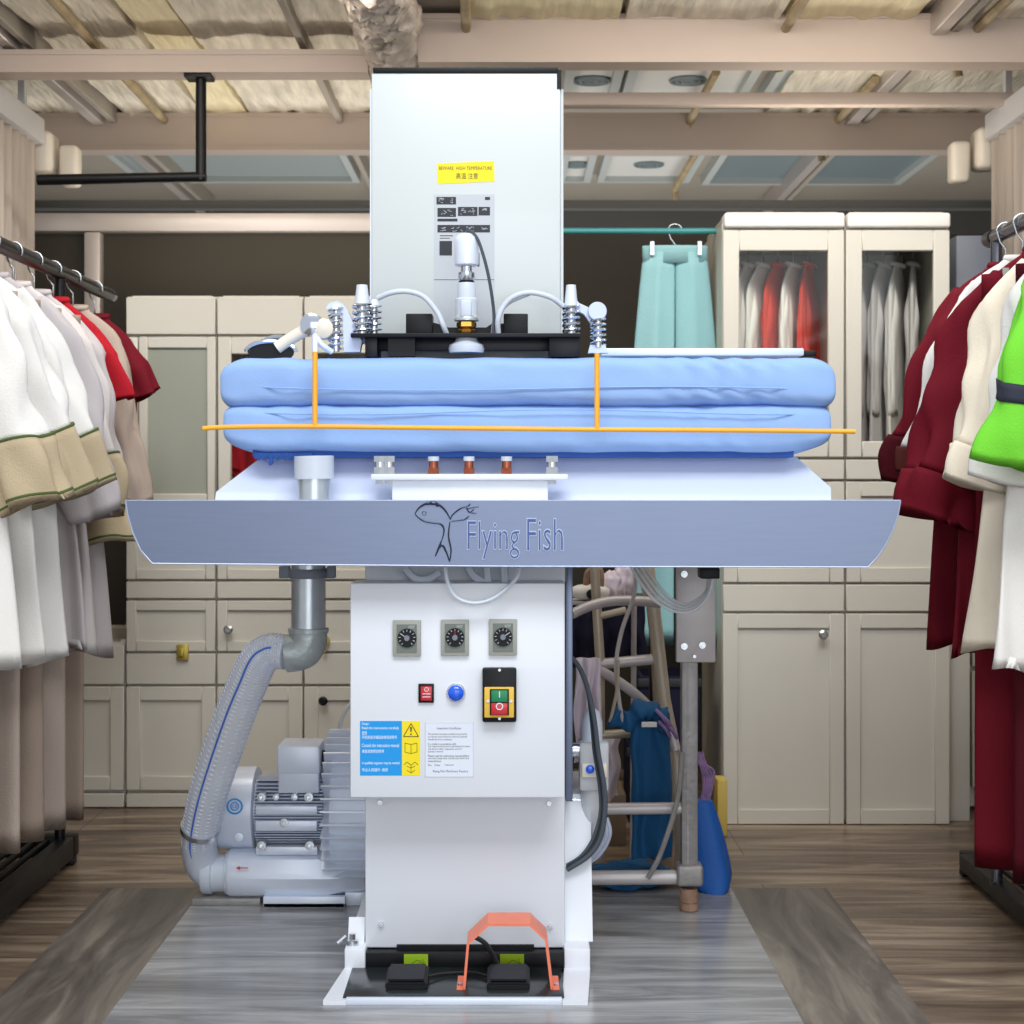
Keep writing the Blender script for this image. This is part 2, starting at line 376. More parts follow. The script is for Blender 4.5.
# crumpled wrapped duct over the head of the machine
b = BM(); rr = []; pts = []
for i in range(150):
    t = i/149; pts.append((PX(388, 4.4)+.008*math.sin(i*.4), 3.85+t*.82, CZ-.07)); rr.append(.078+.006*math.sin(i*.7)+.005*math.sin(i*.31))
tube(b, pts, rr, 56)
for v in b.verts:
    a_ = noise.noise(v.co*24); c_ = noise.noise(v.co*55+Vector((5, 5, 5))); v.co += Vector((a_*.022+c_*.01, c_*.006, noise.noise(v.co*30+Vector((9, 5, 5)))*.02+c_*.012))
tag(obj('wrapped_duct', b, M['crumple']), 'crumpled wrapped duct under the ceiling just above the tall white box', 'duct')
# black hanging pipe
t = thing('hanging_pipe', 'black pipe hanging from the ceiling beam with a long horizontal arm', 'pipe', P(201, 73, Y1+.03))
Yp = Y1+.04
zt = PZ(72, Y1)
obj('flange', box(BM(), PX(186, Yp), PX(213, Yp), Yp-.035, Yp+.035, zt-.012, zt, .003), M['black'], t)
obj('drop_pipe', tube(BM(), [(PX(201, Yp), Yp, zt-.01), (PX(201, Yp), Yp, PZ(180, Yp))], .0155, 14), M['black'], t)
obj('arm_pipe', tube(BM(), [(PX(206, Yp), Yp, PZ(177, Yp)), (-1.385, Yp, PZ(180, Yp))], .0155, 14), M['black'], t)
# folded strip curtains with head rails at both sides
for side, lab in ((-1, 'left'), (1, 'right')):
    X = 1.52*side; y1 = 5.04 if side < 0 else 4.98
    t = thing('strip_curtain', 'folded grey strip curtain with a white head rail above the %s clothes rail' % lab, 'curtain', (X, y1, 0))
    b = BM(); nst = 56; zz = [(X+(.022 if i % 2 else -.022), 2.9+(y1-2.9)*i/nst) for i in range(nst+1)]
    va = [[b.verts.new((x_+o_, y_, z_)) for x_, y_ in zz] for o_, z_ in ((-.002, .06), (-.002, 2.05), (.002, 2.05), (.002, .06))]
    for k_ in range(4):
        for i in range(nst): b.faces.new((va[k_][i], va[k_][i+1], va[(k_+1) % 4][i+1], va[(k_+1) % 4][i]))
    obj('curtain_strips', b, M['strip'], t)
    obj('head_rail', box(BM(), X-.04, X+.04, 2.9, y1+.02, 2.05, 2.13, .006), M['stripr'], t)
    b = box(BM(), X-side*.02-.035, X-side*.02+.035, y1+.03, y1+.14, 1.97, 2.10, .018, 3); box(b, X-side*.10-.03, X-side*.10+.03, y1+.06, y1+.13, 1.93, 2.06, .015, 3)
    obj('end_motor', b, M['cream'], t)
    obj('hanger_strap', box(BM(), X-.01, X+.01, y1-.1, y1-.07, 2.13, CZ+.02), M['stripr'], t)

# ---------------- the garment press ----------------
press = thing('garment_press', 'white floor standing garment press with blue pads and a steel name panel', 'press', (-.095, 3.3, 0))
def pt(name, bm, m, label=None, parent=None, ang=40):
    o = obj(name, bm, M[m] if isinstance(m, str) else m, parent or press, ang)
    if label: o['label'] = label
    return o
# floor channel feet and rear body
YB = 3.20
for side, xo, xi, xb in ((-1, PX(323, 3.0), PX(347, 3.02), PX(345, YB)), (1, PX(588, 3.0), PX(562, 3.02), PX(590, YB))):
    b = BM()
    o_ = PX(345, YB) if side < 0 else PX(590, YB); i_ = PX(366, YB) if side < 0 else PX(564, YB)
    # sloping toe
    v = [b.verts.new(p) for p in ((xo, 3.0, .0), (xi, 3.0, .0), (i_, YB-.01, 0), (o_, YB-.01, 0), (xo, 3.0, .009), (xi, 3.0, .009), (i_, YB-.01, .012), (o_, YB-.01, .012))]
    for f in ((0,1,2,3),(4,5,6,7),(0,1,5,4),(1,2,6,5),(2,3,7,6),(3,0,4,7)): b.faces.new([v[q] for q in f])
    box(b, min(o_, i_), max(o_, i_), YB-.015, 3.6, 0, .052, .004)
    pt('foot_channel', b, 'white')
b = BM(); bx = PX(352, YB)
tube(b, [(bx, YB+.01, .05), (bx, YB+.01, .062)], .012, 12); tube(b, [(bx, YB+.01, .06), (bx, YB+.01, .075)], .007, 6); tube(b, [(bx-.014, YB+.01, .07), (bx-.03, YB, .058)], .004, 6)
pt('anchor_bolt', b, 'zinc')
# gussets between feet and body
b = BM(); prism_x(b, [(3.24, .05), (3.6, .05), (3.6, .33), (3.34, .33)], .108, .164)
pt('rear_gusset', b, 'white')
b = BM(); prism_x(b, [(3.22, .05), (3.36, .05), (3.24, .10)], -.331, -.298); pt('rear_gusset', b, 'white')
YC = 3.22
b = box(BM(), PX(365, YC), PX(565, YC), YC, 3.62, PZ(948, YC), PZ(560, YC), .004)
pt('body_column', b, 'white')
b = box(BM(), PX(565, 3.3), PX(572, 3.3), 3.26, 3.6, .33, .82, .002); pt('side_trim', b, 'brushed')
for px, py in ((380, 802), (549, 803), (381, 924), (550, 926)):
    c = P(px, py, YC); b = BM(); tube(b, [c, c-Vector((0, .006, 0))], .005, 8); tube(b, [c-Vector((0, .004, 0)), c-Vector((0, .009, 0))], .003, 6); pt('panel_screw', b, 'zinc')
b = box(BM(), PX(397, YC), PX(534, YC), YC-.008, YC-.001, PZ(949, YC), PZ(944, YC)); pt('lower_slot_trim', b, 'black')
# pedal board
YP = 3.19
bar = pt('pedal_riser', box(BM(), PX(364, YP), PX(565, YP), YP, YP+.03, .004, PZ(953, YP), .002), 'black')
for px0, px1 in ((404, 428), (500, 524)):
    s_ = pt('green_sticker', box(BM(), PX(px0, YP), PX(px1, YP), YP-.0012, YP-.0002, PZ(973, YP), PZ(954, YP)), 'tgreen', None, bar)
    s_['label'] = 'lime green sticker'
    b = BM(); c0 = (px0+px1)/2
    for l_ in (((-8, 969), (6, 969), (6, 966), (-8, 969)), ((-5, 964), (1, 960), (5, 961), (2, 964)), ((7, 959), (7, 964), (5, 962)), ((7, 964), (9, 962))): tube(b, [P(c0+x_, y_, YP-.0015) for x_, y_ in l_], .0006, 5)
    pt('symbol', b, 'inkg', None, bar)
b = box(BM(), PX(346, 3.01)-.006, PX(560, 3.01)+.008, 3.01, YP, .0095, .0135, .001); pt('pedal_board', b, 'plate')
b = box(BM(), PX(346, 3.0), PX(562, 3.0), 3.0, 3.012, 0, .0125, .001); pt('board_edge', b, 'alu')
for x0, x1 in ((385, 427), (487, 530)):
    Yq = 3.045; b = BM()
    xa, xb2 = PX(x0, Yq), PX(x1, Yq)
    prism_x(b, [(Yq, .0135), (Yq+.085, .0135), (Yq+.085, .036), (Yq, .027)], xa, xb2)
    bmesh.ops.bevel(b, geom=list(b.edges), offset=.003, segments=2, affect='EDGES')
    pd = pt('foot_pedal', b, 'black')
    b = BM(); box(b, xa+.006, xb2-.006, Yq+.008, Yq+.078, .030, .0335)
    for v in b.verts: v.co.z += (v.co.y-Yq)*.106+.0005-.002
    pt('pedal_tread', b, 'blackm', None, pd)
pt('pedal_cable', tube(BM(), smooth([(PX(470, 3.2), 3.2, .075), (PX(486, 3.17), 3.16, .068), (PX(500, 3.15), 3.13, .03), (PX(508, 3.13), 3.125, .026)]), .005, 8), 'cableb')
pt('pedal_cable', tube(BM(), smooth([(PX(428, 3.1), 3.1, .022), (PX(445, 3.13), 3.13, .019), (PX(470, 3.14), 3.14, .018), (PX(488, 3.12), 3.11, .020)]), .003, 8), 'cableb')
# orange pedal guard: a bent flat strap
gp = [(464, 1000), (468, 944), (488, 925), (530, 925), (546, 940), (552, 998)]
b = BM(); yg0, yg1 = 3.045, 3.125; rows = []
for px, py in gp:
    p = P(px, py, yg0); rows.append((p.x, max(p.z, .0145)))
a0 = []
for i, (x, z) in enumerate(rows):
    pv = Vector(rows[max(i-1, 0)]); nx_ = Vector(rows[min(i+1, len(rows)-1)]); d = (nx_-pv).normalized(); nn = Vector((-d[1], d[0]))*.0025
    a0.append([b.verts.new((x+s1*nn[0], y, z+s1*nn[1])) for s1, y in ((1, yg0), (1, yg1), (-1, yg1), (-1, yg0))])
for r0, r1 in zip(a0, a0[1:]):
    for q in range(4): b.faces.new((r0[q], r0[(q+1) % 4], r1[(q+1) % 4], r1[q]))
b.faces.new(a0[0]); b.faces.new(a0[-1][::-1])
box(b, rows[0][0]-.014, rows[0][0], yg0, yg1, .0137, .0165); box(b, rows[-1][0], rows[-1][0]+.014, yg0, yg1, .0137, .0165)
gd = pt('pedal_guard', b, 'salmon', 'salmon orange bent strap guard over the right pedal')
for x in (rows[0][0]-.008, rows[-1][0]+.008):
    b = BM(); tube(b, [(x, yg0+.02, .0165), (x, yg0+.02, .021)], .0045, 8); pt('guard_screw', b, 'zinc', None, gd)

# control box
YX = 3.12
cb = pt('control_box', box(BM(), PX(350, YX), PX(565, YX), YX, YC-.001, PZ(798, YX), PZ(583, YX), .004), 'white')
for px in (393, 441, 489):
    q0 = 656-(px-393)/96*1; tm = pt('timer', box(BM(), PX(px, YX), PX(px+28, YX), YX-.008, YX, PZ(q0, YX), PZ(q0-36, YX), .0015), 'tframe')
    pt('timer_face', box(BM(), PX(px+4, YX), PX(px+24, YX), YX-.0095, YX-.008, PZ(q0-4, YX), PZ(q0-32, YX)), 'tface', None, tm)
    c = P(px+14, q0-18, YX-.0095); b = BM(); tube(b, [c, c-Vector((0, .003, 0))], .0185, 24); pt('dial', b, 'black', None, tm)
    b = BM(); c2 = c-Vector((0, .003, 0))
    for a in range(11):
        t_ = math.radians(-140+28*a); d = Vector((math.sin(t_), 0, math.cos(t_))); tube(b, [c2+d*.0125, c2+d*.0165], .0007, 5)
    pt('dial_marks', b, 'tgrey', None, tm)
    b = BM(); tube(b, [c2, c2-Vector((0, .006, 0))], [.006, .005], 14); pt('knob', b, 'greyp', None, tm)
    b = BM(); d = Vector((math.sin((px-441)*.02), 0, math.cos((px-441)*.02))); tube(b, [c2-Vector((0, .001, 0)), c2+d*.014-Vector((0, .001, 0))], .0009, 5); pt('pointer', b, 'inkr' if px == 441 else 'tgrey', None, tm)
    b = BM(); text(b, 'H3Y', PX(px+16, YX), PX(px+22, YX), PZ(q0-28, YX), PZ(q0-31, YX), YX-.0096, .0002); pt('timer_mark', b, 'tgrey', None, tm)
sw = pt('rocker_switch', box(BM(), PX(418.5, YX), PX(434, YX), YX-.005, YX, PZ(702.5, YX), PZ(683.5, YX), .001), 'black')
b = box(BM(), PX(421, YX), PX(432, YX), YX-.009, YX-.004, PZ(700, YX), PZ(686, YX), .001); pt('red_rocker', b, 'red', None, sw)
b = BM(); tube(b, [P(426.5+2*math.cos(a), 689.5+2*math.sin(a), YX-.0095) for a in [i*PI/6 for i in range(13)]], .0005, 5); tube(b, [P(422.5, 694, YX-.0095), P(430.5, 694, YX-.0095)], .0007, 5); tube(b, [P(422.5, 697, YX-.0095), P(430.5, 697, YX-.0095)], .0007, 5)
pt('switch_marks', b, 'inkw', None, sw)
c = P(456, 692.5, YX); b = BM(); lathe(b, [(.0185, 0), (.0185, -.004), (.016, -.007)], c, 'y', 28); lp = pt('indicator_lamp', b, 'zinc')
b = BM(); lathe(b, [(.0155, -.006), (.0155, -.010), (.012, -.014), (.005, -.016)], c, 'y', 28); pt('blue_lens', b, 'lampb', None, lp)
ss = pt('start_stop_switch', box(BM(), PX(482.5, YX), PX(516.5, YX), YX-.02, YX, PZ(721, YX), PZ(667, YX), .004), 'black')
pt('yellow_plate', box(BM(), PX(484.5, YX), PX(514, YX), YX-.0225, YX-.0195, PZ(716, YX), PZ(685.5, YX), .002), 'yplate', None, ss)
pt('button_surround', box(BM(), PX(490, YX), PX(509, YX), YX-.025, YX-.022, PZ(713.5, YX), PZ(687.5, YX), .001), 'black', None, ss)
pt('green_button', box(BM(), PX(491.5, YX), PX(507.5, YX), YX-.029, YX-.024, PZ(700, YX), PZ(688.5, YX), .001), 'green', None, ss)
pt('red_button', box(BM(), PX(491.5, YX), PX(507.5, YX), YX-.031, YX-.024, PZ(712.5, YX), PZ(701, YX), .001), 'red', None, ss)
b = BM(); tube(b, [P(499.5, 691.5, YX-.0295), P(499.5, 697.5, YX-.0295)], .0011, 6); tube(b, [P(499.5+3.2*math.cos(i*PI/8), 706.5+3.2*math.sin(i*PI/8), YX-.0315) for i in range(17)], .001, 6); pt('button_symbols', b, 'inkw', None, ss)
for px, py in ((499.5, 670), (499.5, 718.5), (488, 701), (511, 701)):
    c = P(px, py, YX-(.02 if py != 701 else .0225)); b = BM(); tube(b, [c, c-Vector((0, .002, 0))], .0028, 10); pt('switch_screw', b, 'zinc', None, ss)
# stickers on the box
e = .0006
s1 = pt('blue_notice', box(BM(), PX(360, YX), PX(402, YX), YX-e, YX, PZ(775.5, YX), PZ(721, YX)), 'tblue', 'blue notice sticker with white writing')
b = BM()
for s, x0, x1, y0, y1 in (('Danger', 362, 369.5, 725.5, 722.5), ('Read the instructions carefully', 362, 399, 730, 726.5), ('危险', 362, 367, 735, 731), ('开机前请仔细阅读使用说明书', 362, 397, 739, 735.5),
                          ('Consult the instruction manual', 362, 399, 747, 743.5), ('请查阅使用说明书', 362, 384, 753, 749.5),
                          ('A qualified engineer may be needed', 362, 399.5, 765, 761.5), ('专业人员操作  维修', 362, 388, 771.5, 768)):
    text(b, s, PX(x0, YX), PX(x1, YX), PZ(y0, YX), PZ(y1, YX), YX-e, .0002)
pt('notice_text', b, 'inkw', None, s1)
s2 = pt('yellow_notice', box(BM(), PX(402, YX), PX(420, YX), YX-e, YX, PZ(775.5, YX), PZ(721, YX)), 'tyellow', 'yellow warning sticker with a triangle')
b = BM(); Yt = YX-e-.0003
tri = [P(411, 723.5, Yt), P(418.5, 736.5, Yt), P(403.5, 736.5, Yt), P(411, 723.5, Yt)]
for q in range(3): tube(b, [tri[q], tri[q+1]], .0007, 5)
tube(b, [P(411, 727, Yt), P(411, 732, Yt)], [.0018, .0010], 6); tube(b, [P(411, 733.6, Yt), P(411, 734.8, Yt)], .0014, 6); pt('warning_triangle', b, 'ink', None, s2)
b = BM()
for l in (((405, 743), (405, 752), (411, 753.5), (417, 752), (417, 743), (411, 744.5), (405, 743)), ((411, 744.5), (411, 753.5)), ((404, 765), (407, 762), (411, 765), (415, 762), (418, 765)), ((407, 766), (411, 768), (415, 766)), ((411, 765), (411, 773)), ((407, 770), (411, 773), (415, 770))):
    for p0, p1 in zip(l, l[1:]): tube(b, [P(p0[0], p0[1], Yt), P(p1[0], p1[1], Yt)], .0005, 4)
pt('manual_symbol', b, 'inkg', None, s2)
s3 = pt('certificate_label', box(BM(), PX(425, YX), PX(473.5, YX), YX-e, YX, PZ(777, YX), PZ(722.5, YX)), 'twhite', 'white inspection certificate label')
b = BM()
for x0, x1, y0, y1 in ((425, 473.5, 722.5, 723), (425, 473.5, 776.5, 777), (425, 425.6, 722.5, 777), (473, 473.5, 722.5, 777)): box(b, PX(x0, YX), PX(x1, YX), YX-e-.0002, YX-e, PZ(y1, YX), PZ(y0, YX))
pt('label_border', b, 'tgrey', None, s3)
b = BM()
for s, x0, x1, y0, y1 in (('Inspection Certificate', 437, 461, 730, 727), ('The product has been carefully inspected by', 428, 467, 735.4, 733), ('our factory and is found to meet the technical', 428, 467, 738, 735.8), ('standards of our company', 428, 452, 740.8, 738.4),
    ('It is made in accordance with', 428, 456, 745, 742.8), ('the requirements and is permitted to leave', 428, 470, 747.6, 745.4), ('the factory after inspection and for', 428, 462, 750.2, 748), ('quality control', 428, 443, 752.8, 750.6),
    ('Please read the instruction manual before', 428, 469, 757, 754.6), ('use and keep this certificate with the', 428, 469, 759.6, 757.4), ('machine', 428, 441, 762, 760), ('No.   Date', 428, 440, 766, 764), ('Inspector', 445, 454, 766, 764), ('Flying Fish Machinery Factory', 433, 468, 773, 770)):
    text(b, s, PX(x0, YX), PX(x1, YX), PZ(y0, YX), PZ(y1, YX), YX-e, .0002)
pt('label_text', b, 'ink', None, s3)
pt('bottom_seam', box(BM(), PX(520, YX+.02), PX(543, YX+.02), YX+.012, YX+.02, PZ(798, YX)-.0015, PZ(798, YX)), 'brass')
# upper neck under the table
pt('neck_column', box(BM(), PX(367, 3.25), PX(404, 3.25), 3.23, 3.3, .78, .83, .002), 'greyp')
pt('neck_column', box(BM(), PX(536, 3.25), PX(566, 3.25), 3.23, 3.3, .78, .83, .002), 'greyp')
for a in (((405, 568), (415, 578), (428, 579), (440, 572)), ((468, 567), (474, 576), (484, 582)), ((487, 567), (488, 582)), ((504, 567), (505, 583))):
    pt('inner_hose', tube(BM(), smooth([P(x, y, 3.17) for x, y in a]), .008, 8), 'hosew')
pt('drain_loop', tube(BM(), smooth([P(445, 566, 3.09), P(448, 583, 3.085), P(456, 597, 3.085), P(472, 603, 3.085), P(490, 600, 3.085), P(506, 589, 3.09), P(517, 577, 3.10), P(520, 566, 3.11)], 8), .0038, 8), 'hosew')

# table: name panel, shelf behind it, sloping sheet
YN = 3.05
b = BM()
out = [(125, 500), (901, 500), (898, 515), (893, 530), (886, 545), (878, 557), (868, 568), (500, 567), (152, 564), (140, 550), (132, 532), (127, 514)]
prism(b, [(PX(x, YN), PZ(y, YN)) for x, y in out], YN, YN+.004)
npn = pt('name_panel', b, 'brushed', 'brushed steel front panel with rounded lower corners', None, 30)
b = BM()
for r_ in ([(125.5, 501), (127.5, 514), (132.5, 532), (140.5, 550), (152.5, 563.5), (500, 566.3), (868, 567.2), (878, 556.5), (886, 544.5), (893, 530), (898, 515), (900.5, 501)],):
    tube(b, [P(x, y, YN) for x, y in r_], .0016, 6)
tube(b, [P(125.5, 500.5, YN+.001), P(900.5, 500.5, YN+.001)], .0014, 6)
pt('panel_rim', b, 'rim', None, npn)
b = BM()
def lg(pts, r0, r1=None):
    q = smooth([P(400+x*.1758, 490+y*.1758, YN-.0012) for x, y in pts], 5); r1 = r1 or r0; m_ = len(q)
    tube(b, q, [r0+(r1-r0)*math.sin(PI*i/(m_-1)) for i in range(m_)], 8)
lg([(85, 135), (105, 105), (135, 84), (165, 74), (200, 74), (240, 98), (268, 132), (286, 168)], .0008, .0024)
lg([(150, 82), (180, 74), (205, 78), (215, 96)], .0012, .0040)
lg([(85, 135), (105, 157), (140, 178), (185, 186), (228, 192), (248, 215), (248, 250), (236, 288)], .0008, .0018)
lg([(236, 288), (222, 325), (200, 378)], .0009, .002)
lg([(200, 378), (218, 335), (240, 315), (262, 350), (282, 408)], .0009, .002)
lg([(282, 408), (290, 340), (276, 260), (284, 180)], .0009, .0016)
lg([(286, 168), (300, 140), (345, 105), (385, 92), (400, 78)], .0009, .0014)
lg([(292, 178), (340, 172), (372, 165), (392, 148)], .0009, .0014)
lg([(375, 110), (410, 100), (448, 94)], .0007, .0012); lg([(385, 118), (410, 130), (436, 132)], .0007, .0012); lg([(378, 100), (395, 128), (420, 110)], .0007, .0012)
tube(b, [P(400+(138+11*math.cos(i*PI/6))*.1758, 490+(132+11*math.sin(i*PI/6))*.1758, YN-.001) for i in range(13)], .0007, 6)
pt('fish_emblem', b, 'inkb', 'dark chrome leaping fish emblem', npn)
b = BM(); text(b, 'Flying', PX(467, YN), PX(519.8, YN), PZ(559.5, YN), PZ(520.5, YN), YN, .002, .012); text(b, 'Fish', PX(526.5, YN), PX(563.5, YN), PZ(551.5, YN), PZ(518, YN), YN, .002, .012)
ltr = pt('brand_lettering', b, mat('letter_edge', (168, 178, 200), .3, metal=.3), 'raised chrome and blue lettering', npn)
b = BM(); text(b, 'Flying', PX(467.8, YN), PX(519.2, YN), PZ(558.6, YN), PZ(521.3, YN), YN-.002, .0012, -.012); text(b, 'Fish', PX(527.3, YN), PX(562.8, YN), PZ(550.6, YN), PZ(518.9, YN), YN-.002, .0012, -.012)
pt('letter_face', b, mat('letter_blue', (52, 78, 136), .3, metal=.2), 'blue letter faces', npn)
b = BM(); prism_x(b, [(YN+.004, .945), (3.30, .945), (3.30, .93), (YN+.03, .93)], PX(216, 3.2), PX(828, 3.2)); pt('table_tray', b, 'alu')
b = BM()
v = [b.verts.new(p) for p in (P(215, 501, 3.15), P(831, 501, 3.15), P(831, 488, 3.16), P(796, 456.6, 3.21), P(262, 456.6, 3.21), P(216, 492, 3.16))]
top = b.faces.new(v); r = bmesh.ops.extrude_face_region(b, geom=[top])
for q in [g for g in r['geom'] if isinstance(g, bmesh.types.BMVert)]: q.co.y += .02; q.co.z -= .004
pt('sloping_sheet', b, 'sheet', 'pale sloping sheet under the blue pads')
pt('mount_flange', box(BM(), PX(371, 3.09), PX(568, 3.09), 3.085, 3.135, PZ(480, 3.09), PZ(474, 3.09), .002), 'white')
pt('mount_block', box(BM(), PX(392, 3.10), PX(548, 3.10), 3.10, 3.135, .944, PZ(480, 3.09)+.001, .002), 'white')
for px in (380, 389, 552):
    Yb = 3.115; b = BM(); x = PX(px, Yb)
    tube(b, [(x, Yb, PZ(474, Yb)), (x, Yb, PZ(467, Yb))], .013, 6); tube(b, [(x, Yb, PZ(467, Yb)), (x, Yb, PZ(461, Yb))], .010, 12); tube(b, [(x, Yb, PZ(462, Yb)), (x, Yb, PZ(456, Yb))], .013, 6); tube(b, [(x, Yb-.01, PZ(479, Yb-.01)), (x, Yb-.01, PZ(484, Yb-.01))], .009, 6)
    pt('mount_bolt', b, 'zinc')
for px in (433.5, 469, 506.5):
    Yb = 3.115; b = BM(); x = PX(px, Yb)
    tube(b, [(x, Yb, PZ(475, Yb)), (x, Yb, PZ(468, Yb))], .012, 6); tube(b, [(x, Yb, PZ(468, Yb)), (x, Yb, PZ(461, Yb))], .009, 12); ft = pt('copper_fitting', b, 'copper')
    b = BM(); tube(b, [(x, Yb, PZ(461, Yb)), (x, Yb, PZ(456.5, Yb))], .011, 12); pt('fitting_sleeve', b, 'hosew', None, ft)
pt('underside_edging', box(BM(), PX(256, 3.2), PX(790, 3.2), 3.155, 3.62, PZ(457.5, 3.16), PZ(450, 3.16), .003), 'blued')
b = BM()
for i in range(26):
    x = PX(256+i*2.2, 3.15); tube(b, [(x, 3.15, PZ(453, 3.15)), (x+.002*math.sin(i), 3.15, PZ(459+1.5*math.sin(i*2.1), 3.15))], .0028, 6)
tube(b, smooth([(PX(270, 3.15), 3.15, PZ(457, 3.15)), (PX(272, 3.15), 3.148, PZ(462, 3.15)), (PX(269, 3.15), 3.147, PZ(464, 3.15))]), .0035, 6)
pt('cover_drawstring', b, 'blued')

# padded press heads
def cushion(xl, xr, zb, zt, y0, y1, endr, seed, dz=(0, 0), plan=.9):
    b = BM(); NX, NT = 150, 56; rings = []; hz = (zt-zb)/2; cz = (zt+zb)/2; cy = (y0+y1)/2; hy = (y1-y0)/2; L = (xr-xl)/2; cx = (xl+xr)/2
    for i in range(NX+1):
        s = -math.cos(PI*i/NX); s = math.copysign(abs(s)**.8, s); x = cx+L*s
        d = L*(1-abs(s)); k = min(1, d/endr); e2 = math.sqrt(max(0, 1-(1-k)**2)); kz = .5+.5*e2 if abs(s) < .9999 else .46
        ky = plan+(1-plan)*math.sqrt(max(0, 1-(1-min(1, d/.16))**2))
        tz = dz[0]*(1-k) if s < 0 else dz[1]*(1-k)
        ring = []
        for t in range(NT):
            a = 2*PI*t/NT; ca, sa = math.cos(a), math.sin(a)
            y = cy+math.copysign(abs(ca)**.28, ca)*hy*ky; z = cz+tz+math.copysign(abs(sa)**.42, sa)*hz*kz
            p = Vector((x, y, z)); n1 = noise.noise(Vector((x*5+z*10, z*22, seed)))*.005+noise.noise(Vector((x*14+z*40, z*9, seed+4)))*.0022
            wr = max(0, 1-abs(x-xr+.23)/.17)*math.sin((x*1.2+(z-cz)*1.6)*95)*(.0045 if seed == 1 else .0012)+max(0, 1-abs(x-xl-.16)/.10)*math.sin((x-(z-cz)*.6)*75)*.0028
            p.y += -(n1+wr)*(1 if ca < 0 else 0)*1.0; p.z += n1*.8*(1 if sa > 0 else -1)+(wr*.5 if sa > 0 else 0)
            ring.append(b.verts.new(p))
        rings.append(ring)
    for r0, r1 in zip(rings, rings[1:]):
        for t in range(NT): b.faces.new((r0[t], r0[(t+1) % NT], r1[(t+1) % NT], r1[t]))
    b.faces.new(rings[0]); b.faces.new(rings[-1][::-1]); return b
YF = 3.13
up = pt('upper_pad', cushion(PX(218, YF), PX(838, YF), PZ(408, YF), PZ(355, YF), YF, 3.60, .045, 1, (-.006, -.004)), 'blue', 'light blue padded upper press head', None, 60)
lw = pt('lower_pad', cushion(PX(221, YF), PX(834, YF), PZ(455.5, YF), PZ(402, YF), YF+.004, 3.60, .085, 8, (.010, .010)), 'blue', 'light blue padded lower buck', None, 60)
b = BM(); tube(b, smooth([P(232+(826-232)*i/12, 386+3*math.sin(i*.5)+i*.4, YF-.004+(.03 if i in (0, 12) else 0)) for i in range(13)], 5), .0017, 6); pt('pad_seam', b, 'blue', None, up)
b = BM(); tube(b, smooth([P(236+(822-236)*i/12, 412+2.5*math.sin(i*.7), YF-.003+(.035 if i in (0, 12) else 0)) for i in range(13)], 5), .0015, 6); pt('pad_seam', b, 'blue', None, lw)
# orange rod frame
YO = 3.085
b = BM(); tube(b, smooth([P(203, 428.5, YO), P(230, 427, YO), P(315, 426.5, YO), P(450, 428, YO), P(597, 429.5, YO), P(760, 430.5, YO), P(855, 431.5, YO)]), .0048, 10)
tube(b, [P(315, 427, YO), P(315, 352, YO)], .0052, 10); tube(b, [P(597, 429, YO), P(597, 353, YO)], .0052, 10)
pt('safety_rod_frame', b, 'orange', 'orange yellow safety rod around the pads')
pt('rear_bar', box(BM(), PX(600, 3.5), PX(800, 3.5), 3.45, 3.55, PZ(357.5, 3.5), PZ(350, 3.5), .003), 'alu', 'flat grey steel bar behind the pad')
pt('bar_end', box(BM(), PX(800, 3.5), PX(813, 3.5), 3.455, 3.545, PZ(358, 3.5), PZ(352, 3.5), .003), 'black')

# head housing
YH = 3.34
hd = pt('head_housing', box(BM(), PX(371.5, YH), PX(560.5, YH), YH, 3.8, 1.237, PZ(73, YH), .003), 'white2', 'tall white head housing')
pt('side_flange', box(BM(), PX(560.5, YH)+.0005, PX(563.5, YH), YH+.01, 3.8, 1.237, PZ(88, YH)), 'white2', None, hd)
pt('side_flange', box(BM(), PX(369.5, YH), PX(371.5, YH)-.0005, YH+.01, 3.8, 1.237, PZ(88, YH)), 'alu', None, hd)
b = box(BM(), PX(373, YH), PX(558, YH), YH-.003, 3.8, PZ(73, YH), PZ(67.5, YH), .002); box(b, PX(557, YH), PX(561.3, YH), YH-.002, 3.8, PZ(89, YH), PZ(70, YH)); pt('black_cap', b, 'black', None, hd)
pt('rear_column', box(BM(), -.27, .08, 3.66, 3.8, .33, 1.24, .003), 'white')
b = BM(); v = [P(437, 163.5, YH-e), P(494, 161, YH-e), P(494.5, 181.5, YH-e), P(437.5, 184, YH-e)]
prism(b, [(p.x, p.z) for p in v], YH-e, YH-.0001); yl = pt('yellow_warning_label', b, 'tyellow', 'yellow label with two lines of small print', hd)
b = BM(); text(b, 'BEWARE  HIGH TEMPERATURE', PX(439, YH), PX(492, YH), PZ(170, YH), PZ(166.5, YH), YH-e, .0003); text(b, '高温 注意', PX(456, YH), PX(478, YH), PZ(179, YH), PZ(173, YH), YH-e, .0003)
pt('label_text', b, 'ink', None, yl)
ip = pt('instruction_plate', box(BM(), PX(434, YH), PX(494.5, YH), YH-e, YH-.0001, PZ(330, YH), PZ(194.5, YH)), 'tgrey', 'grey plate of black instruction pictograms', hd)
b = BM()
def bl(bm, x0, x1, y0, y1, d=0): box(bm, PX(x0, YH), PX(x1, YH), YH-e-.0004-d, YH-e-d, PZ(y1, YH), PZ(y0, YH))
for a in ((436.5, 456, 197, 204.5), (437.5, 456, 208, 217), (458, 477.5, 207, 216), (478.5, 490, 207, 215.5), (437.5, 457.5, 218.7, 221.5), (437.5, 490, 225, 232.5), (439.5, 452, 241, 255.5), (485, 490, 197, 200), (440, 453, 235.4, 236.2), (440, 450, 238, 238.6), (434, 494.5, 279.5, 280)): bl(b, *a)
